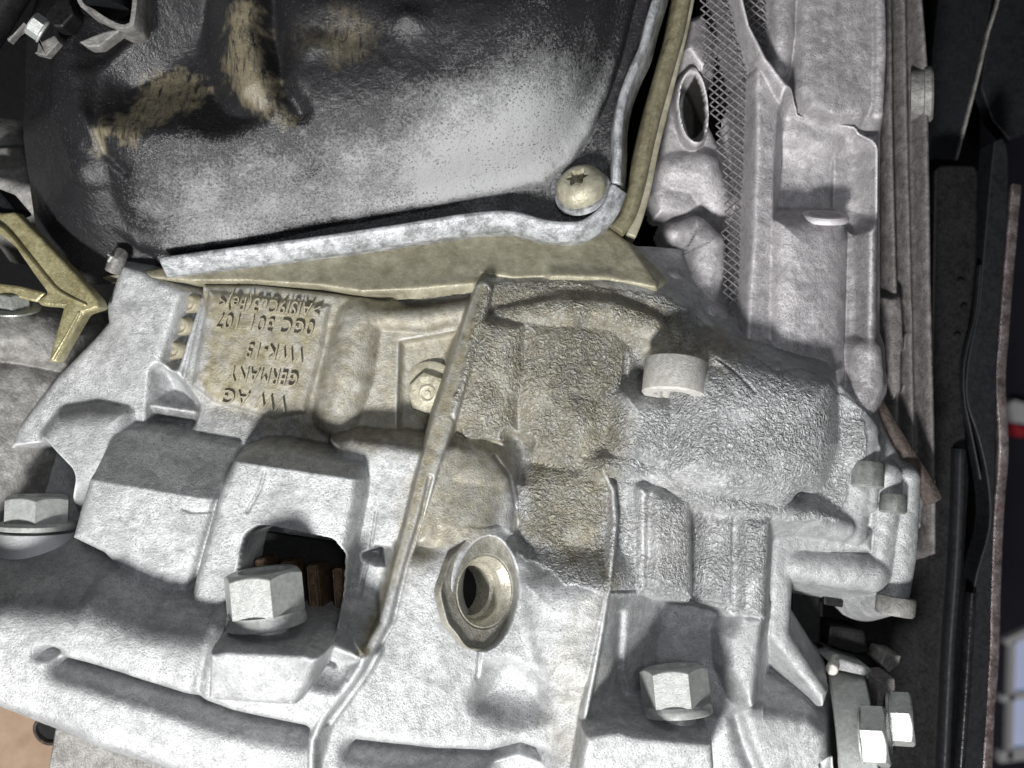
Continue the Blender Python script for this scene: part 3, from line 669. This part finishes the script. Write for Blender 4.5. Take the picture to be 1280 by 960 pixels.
def hex_bolt(name, u, v, h, axis, af, hh, fl_r, fl_h, mat, label, spin=0.0, recess=0.0, group=None, stud=0.0, cat='bolt'):
    m = frame(u, v, h, axis, spin)
    t = empty(name, m.translation, label, cat, group)
    sharp(link('flange', lathe([(0, 0), (fl_r - 1, 0), (fl_r, 1), (fl_r, fl_h * 0.55), (fl_r - 1.5, fl_h * 0.75), (af * 0.54, fl_h), (0, fl_h)]), mat, t, m))
    sharp(link('hex_head', hexmesh(af, hh, recess), mat, t, at(m, fl_h - 0.5)), 0.35)
    if stud: sharp(link('shank', lathe([(0, -stud), (af * 0.3, -stud), (af * 0.3, 0.5), (0, 0.5)]), mat, t, m))
    return t
hex_bolt('flange_bolt', 334, 781, 134, (-0.10, 1.0, -0.02), 78, 46, 44, 15, M['bolt'], 'clean zinc flange bolt standing in front of the window with gear teeth', 0.42, 4, 'hex flange bolts', 12)
hex_bolt('flange_bolt', 847, 893, 100, (-0.08, 1.0, -0.17), 68, 42, 40, 12, M['bolt'], 'zinc flange bolt on the boss beside the fluted wall', 0.28, 3, 'hex flange bolts', 10)
hex_bolt('flange_bolt', 46, 661, 8, (0.02, 1.0, -0.04), 70, 32, 46, 10, M['bolt'], 'half shaded flange bolt in the dark recess left of the square cast block', 0.40, 3, 'hex flange bolts', 60)
hex_bolt('washer_bolt', 539, 491, -14, (-0.20, -0.06, 0.97), 48, 11, 40, 6, M['bolt_cream'], 'yellowed hex bolt with round washer tucked behind the seam rib', 0.2, 0)
m_ = frame(539, 491, -14, (-0.20, -0.06, 0.97)); dd = [o for o in col.objects if o.name.startswith('washer_bolt')][0]
sharp(link('stamped_ring', lathe([(7, 15), (7.5, 17.5), (9.5, 18.2), (11.5, 17.5), (12, 15)]), M['bolt_cream'], dd, m_))
sharp(link('stamped_dot', lathe([(4.6, 15), (4, 18), (0, 18.6)], 20), M['bolt_cream'], dd, m_))
# left recess bolt pillar
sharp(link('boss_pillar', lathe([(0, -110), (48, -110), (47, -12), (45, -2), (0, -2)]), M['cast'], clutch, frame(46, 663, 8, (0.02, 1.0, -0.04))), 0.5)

def star(th, r, z, d=0.16): return r * (1 - d + d * math.cos(6 * th))
def torx_bolt():
    m = frame(730, 243, 0, (-0.34, 0.56, 0.76), 0.5)
    t = empty('torx_bolt', m.translation, 'domed torx bolt clamping the pan corner', 'bolt')
    sharp(link('washer', lathe([(0, 0), (36, 0), (36, 5), (34, 6.5), (0, 6.5)]), M['lip'], t, m))
    prof = [(24, 6), (30, 6), (31.5, 9), (31, 16), (27.5, 24), (22, 29), (17, 31), (15.5, 31)]
    o = link('dome_head', lathe(prof, 72, lambda th, r, z: r), M['bolt_cream'], t, m); sharp(o, 0.7); hd = o
    o = link('torx_socket', lathe([(16.6, 30.8), (14.2, 30.6), (13, 16), (0, 15)], 72, lambda th, r, z: star(th, r, z) if r < 15 else r), M['bolt_cream'], hd, m); sharp(o, 0.5)
torx_bolt()

def cap_screw(u, v, h, axis, r, ln, mat, label, spin=0.0, socket=0.62, shank=0.0):
    m = frame(u, v, h, axis, spin); t = empty('cap_screw', m.translation, label, 'screw', 'cap screws on the gear housing')
    hd = sharp(link('head', lathe([(0, 0), (r - 1, 0), (r, 1.5), (r, ln - 2.5), (r - 2.5, ln), (r * socket + 1.5, ln), (r * socket, ln - 1.5)], 60), mat, t, m), 0.6)
    sharp(link('spline_socket', lathe([(r * socket + 0.4, ln - 1), (r * socket, ln - 1.2), (r * socket * 0.94, ln * 0.45), (0, ln * 0.45)], 96, lambda th, rr, z: rr * (0.95 + 0.05 * math.cos(12 * th)) if rr < r * socket + 0.2 else rr), mat, hd, m), 0.5)
    if shank: sharp(link('shank', lathe([(0, -shank), (r * 0.55, -shank), (r * 0.55, 1), (0, 1)], 32), mat, t, m))
cap_screw(845, 452, 62, (-0.12, -0.97, 0.22), 37, 42, M['white_screw'], 'oversprayed cap screw pointing down over its column', 0.1, 0.6)
cap_screw(1085, 578, 4, (-0.10, -0.98, 0.16), 20, 32, M['screw'], 'clean cap screw higher of the pair at the stepped corner', 0, 0.55, 0)
cap_screw(1117, 618, -8, (-0.10, -0.98, 0.16), 16.5, 24, M['screw'], 'clean cap screw lower of the pair at the stepped corner', 0, 0.55, 0)
m = frame(1030, 276, -26, (0.0, 0.93, 0.36)); t = empty('core_plug', m.translation, 'pale round plug seated in the pocket ledge of the engine casting', 'plug')
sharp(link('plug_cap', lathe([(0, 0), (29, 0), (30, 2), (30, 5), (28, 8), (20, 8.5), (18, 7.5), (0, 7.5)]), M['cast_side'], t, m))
m = frame(1120, 752, -8, (-0.16, -0.98, 0.10))
t = empty('dowel_sleeve', m.translation, 'short round sleeve end below the stepped corner casting', 'sleeve')
sharp(link('sleeve_tube', lathe([(0, -6), (23, -6), (24, -4), (24, 14), (22, 17), (14, 17), (13, 0), (0, 0)]), M['greyal'], t, m))

# bored plug hole with its machined sleeve
hm = frame(606, 739, 78, (0.66, 0.12, 0.74))
link('hole_collar', lathe([(67, -6), (67, 4), (66, 5.5), (64.5, 5), (63, 2), (60, 1), (44, 0.5), (42, -1)], 64, lambda th, r, z: r * (1 + (0.022 * math.sin(5 * th + 1) + 0.016 * math.sin(11 * th)) * (1 if r > 62 else 0))), M['collar'], gearb, hm)
hs_ = link('hole_sleeve', lathe([(43, -1), (40.5, 0.2), (39, -1), (34, -9), (33, -11), (33, -24), (29, -26), (28.5, -60), (0, -60)], 64), M['sleeve'], gearb, hm)
for o in col.objects:
    if o.name.startswith('hole_'): sharp(o, 0.5)
blk = link('bore_end', lathe([(28.4, -50), (0, -50)], 40), M['dark'], hs_, hm)

# ring gear seen through the window
def ring_gear():
    t = empty('ring_gear', W(364, 780, 20), 'rust-brown ring gear teeth behind the housing window', 'gear')
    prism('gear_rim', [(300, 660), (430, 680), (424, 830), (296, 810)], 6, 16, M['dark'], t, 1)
    bm = bmesh.new()
    prof = [(-14, 0), (-9, 24), (-6, 28), (6, 28), (9, 24), (14, 0)]
    lo = [bm.verts.new((a * S, -o_ * S, -70 * S)) for a, o_ in prof]; hi = [bm.verts.new((a * S, -o_ * S, 62 * S)) for a, o_ in prof]
    for i in range(len(prof) - 1): bm.faces.new((lo[i], lo[i + 1], hi[i + 1], hi[i]))
    bm.faces.new(hi); bm.faces.new(lo[::-1])
    bmesh.ops.recalc_face_normals(bm, faces=bm.faces)
    bmesh.ops.bevel(bm, geom=list(bm.edges), offset=1.5 * S, segments=2, affect='EDGES', clamp_overlap=True)
    me = bpy.data.meshes.new('tooth'); bm.to_mesh(me); bm.free()
    for i in range(5):
        u = 308 + i * 31
        mm = Matrix.Rotation(math.radians(-6 + i * 0.5), 4, 'Y'); mm.translation = W(u, 752 + i * 4, 14 + 3 * (2 - abs(2 - i)))
        sharp(link('tooth', me, M['gear'], t, mm), 0.5)
ring_gear()

# raised lettering on the plate
def letters(txt, a, b, hgt, h):
    """text from point a to point b (reading direction), letter tops hanging down the slanted edge"""
    cu = bpy.data.curves.new('t', 'FONT'); cu.body = txt; cu.size = 1; cu.extrude = 0.02; cu.offset = -0.004; cu.resolution_u = 3; cu.space_character = 1.08
    tmp = bpy.data.objects.new('t', cu); col.objects.link(tmp)
    dg = bpy.context.evaluated_depsgraph_get(); me = bpy.data.meshes.new_from_object(tmp.evaluated_get(dg)); bpy.data.objects.remove(tmp)
    co = np.zeros(len(me.vertices) * 3); me.vertices.foreach_get('co', co); co = co.reshape(-1, 3)
    x0, x1 = co[:, 0].min(), co[:, 0].max(); cap = 0.70
    A = np.array(W(*a, h)); B = np.array(W(*b, h)); up = np.array(W(a[0] - 0.24 * hgt, a[1] + 0.97 * hgt, h)) - A
    tx = (co[:, 0] - x0) / (x1 - x0); ty = co[:, 1] / cap; tz = (co[:, 2] > 0) * 1.0
    new = A + tx[:, None] * (B - A) + ty[:, None] * up
    new[:, 1] -= (tz * 4.2 - 1.2) * S
    me.vertices.foreach_set('co', new.ravel()); me.update()
    bm = bmesh.new(); bm.from_mesh(me); bmesh.ops.recalc_face_normals(bm, faces=bm.faces); bm.to_mesh(me); bm.free()
    o = link('lettering', me, M['letter'], clutch, smooth=False)
    return o
M['letter'] = mat_simple('cast_letter_metal', (0.26, 0.235, 0.165), (0.44, 0.41, 0.31), 0.5, 0.2, 1.2, 14)
for txt, a, b in [('>AlSi9Cu3(Fe)<', (402, 380), (276, 369)), ('0GC 301 107', (394, 403), (272, 393)), ('VWK-15', (382, 437), (311, 430)), ('GERMANY', (374, 467), (288, 459)), ('VW AG', (361, 498), (281, 487))]:
    letters(txt, a, b, 18, 9).name = 'lettering'

# three cast rings in the groove beside the plate
bead = lathe([(0, 3), (3, 3.5), (4.5, 1.5), (6.5, 2), (9, 6), (11.5, 4), (12.5, -6)], 32)
for (u, v) in [(237, 380), (227, 408), (217, 438)]:
    mm = frame(u, v, -16, (-0.45, -0.1, 0.88)) @ Matrix.Diagonal((0.95, 1.35, 1.0, 1.0))
    o = link('cast_ring', bead, None, clutch, mm)
    if not bead.materials: bead.materials.append(M['letter'])

# ------------------------------------------------------------------ far right: ribbed cover, black frame parts, background
cover = empty('ribbed_cover', W(1135, 660, -120), 'brown-grey ribbed end cover beside the black frame members', 'cover')
Q = Relief(1050, -70, 1215, 760, 1.6, -260)
Q.boss([(1085, -80), (1146, -80), (1162, 90), (1166, 300), (1172, 620), (1172, 700), (1150, 690), (1148, 600), (1085, 510)], -120, 4, 3, 4)
for (pts, hh, wd) in [([(1112, -80), (1115, 200), (1120, 380), (1122, 530)], -84, 8), ([(1129, -80), (1134, 200), (1139, 400), (1142, 560)], -88, 8), ([(1145, -80), (1158, 90), (1161, 330), (1168, 625), (1168, 690)], -92, 9)]:
    Q.rib(pts, hh, wd, 5, 1.5, 4)
Q.groove([(1104, 506), (1128, 552), (1166, 622)], 3, 12, -74)
Q.boss([(1112, 374), (1126, 370), (1132, 384), (1130, 484), (1118, 500), (1112, 460)], -72, 3, 3, 5)
Q.pocket([(1120, 382), (1126, 380), (1127, 414), (1121, 420)], -110, 5, 1.5, 2); Q.pocket([(1119, 444), (1125, 438), (1125, 478), (1119, 486)], -110, 5, 1.5, 2)
Q.wobble(1.2, 60, 51); Q.wobble(0.8, 10, 52)
link('cover_casting', Q.mesh('cover_casting', Q.H > -190), M['rust'], cover)
edge2 = smooth_path([(1092, 500), (1112, 534), (1136, 572), (1158, 606), (1170, 628)], 4)
sweep('flange_edge', edge2, [-42] * len(edge2), [(12, -60), (12, -2), (2, 2), (-12, -3), (-12, -60)], M['rustb'], cover)
mm = frame(1158, 118, -110, (0.93, 0.0, 0.36))
t = empty('sealing_plug', mm.translation, 'round steel plug screwed into the ribbed cover near the top', 'plug')
sharp(link('plug_rim', lathe([(0, -20), (34, -20), (34, -4), (37, -3), (37, 5), (34, 8), (27, 8), (25, 4), (0, 4)]), M['greyal'], t, mm))

def tube(name, path, hs, r, mat, parent=None, n=14, closed=True):
    pts = [W(u, v, h) for (u, v), h in zip(path, hs)]; bm = bmesh.new(); rings = []
    rr = r if hasattr(r, '__len__') else [r] * len(pts)
    for i, p in enumerate(pts):
        tg = (pts[min(i + 1, len(pts) - 1)] - pts[max(i - 1, 0)]).normalized()
        a = tg.cross(Vector((0, 1, 0))); a = a.normalized() if a.length > 1e-6 else Vector((1, 0, 0)); c = tg.cross(a)
        rings.append([bm.verts.new(p + (a * math.cos(2 * math.pi * k / n) + c * math.sin(2 * math.pi * k / n)) * rr[i] * S) for k in range(n)])
    for A, B in zip(rings[:-1], rings[1:]):
        for k in range(n): bm.faces.new((A[k], A[(k + 1) % n], B[(k + 1) % n], B[k]))
    if closed: bm.faces.new(rings[0]); bm.faces.new(rings[-1])
    bmesh.ops.recalc_face_normals(bm, faces=bm.faces)
    me = bpy.data.meshes.new(name); bm.to_mesh(me); bm.free()
    return sharp(link(name, me, mat, parent), 0.8)

# black frame members
fr = empty('frame_member', W(1200, 940, -200), 'matt black steel frame member running the full height beside the ribbed cover', 'frame')
prism('web_plate', [(1168, 212), (1176, 206), (1218, 206), (1224, 214), (1222, 320), (1214, 400), (1206, 500), (1212, 600), (1206, 700), (1196, 860), (1180, 1010), (1060, 1010), (1060, 640), (1160, 640)], -330, -210, M['black'], fr, 4)
sweep('rolled_edge', smooth_path([(1202, 560), (1200, 640), (1196, 720), (1190, 800), (1186, 880), (1180, 1010)], 4), [-195] * 21, [(9, -30), (9, -3), (4, 4), (-4, 4), (-9, -3), (-9, -30)], M['rubber'], fr)
f2 = empty('rubber_seal', W(1225, 940, -200), 'glossy black rubber seal curving along the outer black frame', 'seal')
def ribbon(name, left_, right_, h0, h1, mat, parent, bev=3):
    L = smooth_path(left_, 4); Rr = smooth_path(right_, 4)
    return prism(name, L + Rr[::-1], h0, h1, mat, parent, bev)
ribbon('seal_body', [(1243, 176), (1237, 230), (1228, 330), (1222, 390), (1210, 450), (1208, 500), (1222, 545), (1234, 600), (1236, 660), (1216, 740), (1210, 860), (1202, 1010)],
       [(1254, 172), (1261, 200), (1258, 300), (1250, 390), (1246, 480), (1245, 560), (1243, 640), (1240, 740), (1236, 860), (1226, 1010)], -240, -196, M['rubber'], f2, 4)
sweep('seal_bead', smooth_path([(1226, 330), (1220, 392), (1206, 452), (1206, 500), (1214, 540), (1226, 600)], 5), [-192] * 26, [(3, -8), (2, 2), (-2, 2), (-3, -8)], M['rubber'], f2)
sweep('seal_bead', smooth_path([(1216, 740), (1211, 820), (1206, 900), (1198, 1010)], 5), [-188] * 16, [(6, -12), (4, 4), (-4, 4), (-6, -12)], M['gloss'], f2)
for (u_, v_) in [(1200, 352), (1204, 384), (1196, 420)]:
    sharp(link('clip', lathe([(0, -6), (5, -6), (5, 2), (3.5, 4), (0, 4)], 16), M['gloss'], f2, frame(u_, v_, -208, (0, 0, 1))))
f3 = empty('inner_fender_panel', W(1230, 160, -300), 'dark grey plastic panel with a thin bright edge above the black frame', 'panel')
prism('panel_sheet', [(1180, -60), (1252, -60), (1236, 30), (1218, 100), (1196, 200), (1160, 200), (1166, 60)], -330, -300, M['rubber'], f3, 3)
sweep('panel_edge', [(1262, -60), (1246, 10), (1236, 40), (1222, 100), (1196, 200)], [-292] * 5, [(2, -10), (2, 1), (-2, 1), (-2, -10)], M['greyal'], f3)
prism('rear_sheet', [(1250, -60), (1330, -60), (1320, 150), (1262, 176), (1240, 150), (1226, 110)], -370, -340, M['rubber'], f3, 3)
st = empty('steel_strip', W(1250, 900, -260), 'thin tarnished steel strip standing along the outer edge of the black seal', 'strip')
sp3 = smooth_path([(1272, 230), (1264, 320), (1256, 420), (1252, 480), (1256, 560), (1250, 640), (1246, 740), (1244, 820), (1238, 900), (1234, 1010)], 5)
sweep('strip_plate', sp3, [-262] * len(sp3), [(7, -12), (7, 0), (-9, 2), (-9, -12)], M['strip'], st)
rs = Relief(1225, 500, 1300, 860, 1.6, -420)
rs.boss([(1258, 520), (1272, 560), (1276, 650), (1266, 720), (1270, 780), (1254, 800), (1250, 640)], -300, 4, 4, 5); rs.wobble(14, 16, 61); rs.wobble(8, 7, 62)
link('crumpled_flange', rs.mesh('crumpled_flange', rs.H > -370), M['strip'], st)
# dim garage behind
bg = prism('garage_wall', [(1100, -300), (1600, -300), (1600, 1300), (1100, 1300)], -3900, -3800, M['nightwall'], None, 0); bg['kind'] = 'structure'

# ------------------------------------------------------------------ lower right clamp and nuts
cl = empty('clamp_strap', W(1052, 950, 0), 'curved grey clamp strap with a pale lug beside the two side nuts', 'clamp')
cm = frame(1060, 958, -92, (0.975, 0.03, 0.22))
sharp(link('strap', lathe([(116, -23), (126, -23), (128, -21), (128, 21), (126, 23), (116, 23), (116, -23)], 160), M['bolt'], cl, cm), 0.6)
prism('strap_hook', [(1036, 827), (1052, 824), (1088, 835), (1097, 850), (1096, 864), (1088, 860), (1084, 846), (1048, 838)], -150, -62, M['zinc'], cl, 3)
sharp(link('lug', lathe([(0, -26), (8, -26), (8, 8), (6.5, 10), (0, 10)], 24), M['white_screw'], cl, frame(1041, 834, -60, (-0.45, -0.1, 0.88))))
hex_bolt('side_nut', 1076, 920, 4, (0.86, 0.10, 0.40), 66, 30, 34, 4, M['bolt'], 'large zinc nut pressed against the clamp strap', 0.5, 0, cat='nut')
hex_bolt('side_nut', 1110, 898, -30, (0.88, 0.08, 0.40), 60, 26, 34, 6, M['bolt'], 'outer zinc nut behind the brown flange plate by the clamp strap', 0.5, 0, cat='nut')
fp = empty('flange_plate', W(1106, 950, -40), 'narrow brown-grey plate between the two side nuts', 'plate')
prism('plate_body', [(1098, 850), (1119, 848), (1120, 870), (1114, 954), (1094, 1010), (1078, 1010), (1096, 900)], -80, -28, M['rust'], fp, 2)
gk = empty('gearbox_mount', W(1050, 830, -120), 'dark grey mount block and tabs in the black gap above the clamp strap', 'mount')
prism('mount_block', [(1037, 783), (1082, 790), (1084, 806), (1090, 816), (1070, 818), (1035, 806)], -160, -96, M['black'], gk, 3)
prism('mount_tab', [(1100, 830), (1106, 816), (1127, 820), (1124, 832), (1112, 842)], -120, -70, M['greyal'], gk, 2)
prism('mount_plate', [(990, 732), (1026, 738), (1026, 806), (1010, 806), (990, 790)], -160, -100, M['black'], gk, 3)
prism('mount_lug', [(1030, 740), (1056, 744), (1054, 760), (1030, 756)], -140, -90, M['black'], gk, 2)
prism('mount_base', [(985, 800), (1095, 822), (1100, 850), (1090, 1000), (985, 1000)], -190, -120, M['dark'], gk, 4)
hex_bolt('small_bolt', 1016, 958, -30, (-0.3, 0.2, 0.9), 16, 8, 11, 3, M['bolt'], 'tiny bolt head in the notch under the stepped casting', 0.2, 0)

# ------------------------------------------------------------------ left side: bracket, starter, pipes
br = empty('forked_bracket', W(60, 450, 0), 'pale brass-coloured forked bracket at the dark gap left of the housing', 'bracket')
prism('bracket_arm', [(-60, 236), (0, 266), (18, 264), (50, 296), (90, 338), (122, 374), (125, 385), (104, 392), (88, 420), (70, 453), (60, 453), (67, 425), (79, 384), (50, 382), (45, 376), (59, 366), (40, 340), (18, 308), (-60, 246)], 6, lambda u, v: 30 + 0.05 * (u - 60), M['brass'], br, 4, 3)
sweep('raised_rib', smooth_path([(-20, 274), (6, 288), (36, 322), (58, 348), (76, 366), (110, 382)], 4), [31] * 21, [(4, -6), (2, 4), (-2, 4), (-4, -6)], M['brass'], br)
sweep('raised_rib', [(100, 390), (84, 420), (66, 450)], [31, 31, 30], [(3, -6), (1.5, 3), (-2, 3), (-4, -6)], M['brass'], br)
prism('bracket_foot', [(-60, 348), (22, 357), (58, 366), (46, 378), (20, 372), (-60, 364)], 0, 24, M['brass'], br, 3)
hex_bolt('bracket_nut', 20, 388, 4, (0.05, 0.93, 0.36), 36, 20, 30, 5, M['screw'], 'dull steel nut and washer under the foot of the forked bracket', 0.3, 0, cat='nut')
stt = empty('starter_motor', W(20, 600, -60), 'dirty grey starter motor body below the forked bracket', 'motor')
T_ = Relief(-90, 380, 150, 760, 1.8, -260)
T_.boss([(-90, 392), (0, 384), (60, 396), (84, 420), (86, 460), (-90, 440)], lin(0, 420, -26, -0.3, 0), 3, 8, 6)
T_.boss([(-90, 448), (30, 452), (80, 468), (74, 520), (40, 600), (0, 700), (-90, 730)], lin(0, 520, -30, -0.4, 0), 2.5, 12, 4)
T_.bump(20, 420, 26, 14, 6, -26); T_.wobble(3, 30, 81); T_.wobble(1, 8, 82)
link('motor_body', T_.mesh('motor_body', T_.H > -200), M['greyal'], stt)
mh = empty('mount_housing', W(40, 270, -90), 'smooth grey-brown housing bulging behind the curved side of the pan', 'housing')
U_ = Relief(-90, 120, 150, 320, 2.0, -260)
U_.boss([(-90, 140), (0, 172), (40, 190), (90, 228), (112, 250), (80, 276), (40, 290), (0, 270), (-90, 240)], lin(40, 230, -96, -0.1, -0.3), 1.6, 18, 6)
U_.boss([(-12, 184), (8, 184), (10, 194), (-12, 196)], -50, 3, 2, 3); U_.wobble(3, 40, 83)
link('housing_shell', U_.mesh('housing_shell', U_.H > -200), M['greyal'], mh)
bs = empty('rubber_bush', W(0, 262, 0), 'dark rubber bush end at the upper tip of the forked bracket', 'bush')
prism('bush_body', [(-60, 226), (-4, 234), (20, 262), (-4, 270), (-60, 250)], -30, 16, M['rubber'], bs, 4)
pp = empty('pipe', W(78, 312, -110), 'thin dark pipe running down behind the pan', 'pipe'); tube('pipe_run', [(112, 236), (98, 268), (84, 300), (70, 340)], [-120] * 4, 9, M['rubber'], pp)
nf = empty('sensor_fitting', W(144, 334, 10), 'small pale fitting at the upper tip of the housing arm', 'fitting')
tube('fitting_body', [(152, 316), (146, 326), (140, 340)], [0, 8, 6], [9, 11, 9], M['greyal'], nf)
tube('fitting_clip', [(136, 318), (140, 321), (136, 327)], [16, 18, 16], 2.2, M['bolt'], nf, 8)
# upper left clamp
hs = empty('hose_clamp', W(120, 50, 90), 'bent grey metal clamp with hex bolt hanging over the shaded pan corner', 'clamp')
sweep('clamp_band', smooth_path([(92, -40), (100, 2), (116, 14), (134, 26), (150, 33), (160, 32), (166, 22), (172, -40)], 5), [126] * 36, [(2.5, -46), (2.5, 0), (-2.5, 0), (-2.5, -46)], M['greyal'], hs)
prism('clamp_foot', [(98, 52), (128, 40), (156, 34), (124, 58), (110, 59)], 96, 116, M['greyal'], hs, 2)
tube('clamp_hose', [(126, -60), (128, -20), (132, 14)], [104] * 3, 26, M['rubber'], hs)
prism('clamp_block', [(54, 18), (74, -8), (84, -8), (93, 18), (78, 34), (66, 34)], 90, 118, M['black'], hs, 3)
prism('clamp_plate', [(10, 52), (30, 30), (34, 34), (48, 50), (46, 64), (42, 66), (58, 70), (74, 52), (68, 44), (52, 52), (46, 42), (36, 30), (30, 30), (8, 48)], 96, 108, M['greyal'], hs, 1.5)
hex_bolt('clamp_bolt', 56, 40, 110, (-0.75, 0.5, 0.45), 24, 14, 15, 4, M['bolt'], 'small pale hex bolt on the clamp over the shaded pan corner', 0.4, 0)
cc = empty('control_arm', W(0, 10, 60), 'black arm in the dark corner left of the pan', 'arm'); tube('arm_tube', [(-30, 60), (20, -20), (40, -60)], [40] * 3, 22, M['black'], cc)

# ------------------------------------------------------------------ bottom left
cb = prism('cardboard_sheet', [(-120, 850), (90, 860), (120, 1030), (-120, 1030)], -330, -318, M['tan'], None, 2)
tag(cb, 'tan cardboard sheet lying behind the lower lip of the clutch housing', 'cardboard')
te = empty('tube_end', W(57, 915, -120), 'open black tube end with a brown rim under the housing lip', 'tube')
tm = frame(60, 914, -110, (-0.1, -0.2, 0.97))
sharp(link('tube_wall', lathe([(22, -60), (22, 0), (20, 2), (18, 0), (18, -60)], 40), M['rustb'], te, tm)); link('tube_bore', lathe([(18.5, -6), (0, -6)], 40), M['dark'], te, tm)
ex = empty('lower_shield', W(120, 960, 0), 'pale grey metal shield tucked under the housing lip', 'shield')
prism('shield_sheet', [(70, 900), (200, 930), (260, 1010), (50, 1010)], lambda u, v: -60, lambda u, v: 30 - 0.3 * (u - 70), M['greyal'], ex, 5, 3)
prism('shield_tab', [(186, 952), (250, 952), (250, 1010), (206, 1010)], 20, 50, M['greyal'], ex, 2)
# near-black backing sheet closing the gaps, added to stand for shade
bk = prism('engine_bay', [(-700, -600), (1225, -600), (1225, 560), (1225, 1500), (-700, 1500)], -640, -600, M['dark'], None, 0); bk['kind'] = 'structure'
wn = empty('garage_window', W(1270, 960, -3780), 'distant white-framed garage window beyond the steel strip', 'window')
def lit(name, c, s_):
    m, nt, b = nodes(name); b.inputs['Base Color'].default_value = (*c, 1); b.inputs['Emission Color'].default_value = (*c, 1); b.inputs['Emission Strength'].default_value = s_; return m
M['pane'] = lit('lit_window_pane', (0.42, 0.47, 0.66), 0.45); M['frame'] = mat_simple('white_window_frame', (0.75, 0.75, 0.77), (0.8, 0.8, 0.82), 0.5)
M['red'] = mat_simple('red_paint', (0.5, 0.02, 0.04), (0.6, 0.04, 0.06), 0.4)
pn = prism('pane', [(1266, 806), (1330, 776), (1330, 940), (1262, 952)], -3830, -3790, M['pane'], wn, 0)
for pl in ([(1256, 800), (1330, 764), (1330, 776), (1260, 808)], [(1252, 870), (1330, 858), (1330, 866), (1252, 878)], [(1264, 806), (1270, 800), (1266, 950), (1260, 950)], [(1250, 940), (1330, 930), (1330, 944), (1250, 954)]):
    prism('frame_bar', pl, -3790, -3740, M['frame'], wn, 0)
rl = prism('red_lamp', [(1266, 530), (1280, 534), (1330, 540), (1330, 548), (1270, 546)], -3790, -3700, M['red'], None, 1); tag(rl, 'blurred red lamp glimpsed beyond the steel strip', 'lamp')
cr = prism('pale_panel', [(1262, 505), (1268, 500), (1330, 520), (1330, 536), (1266, 528)], -3790, -3690, M['frame'], None, 1); tag(cr, 'blurred pale panel edge just above the red lamp', 'panel')
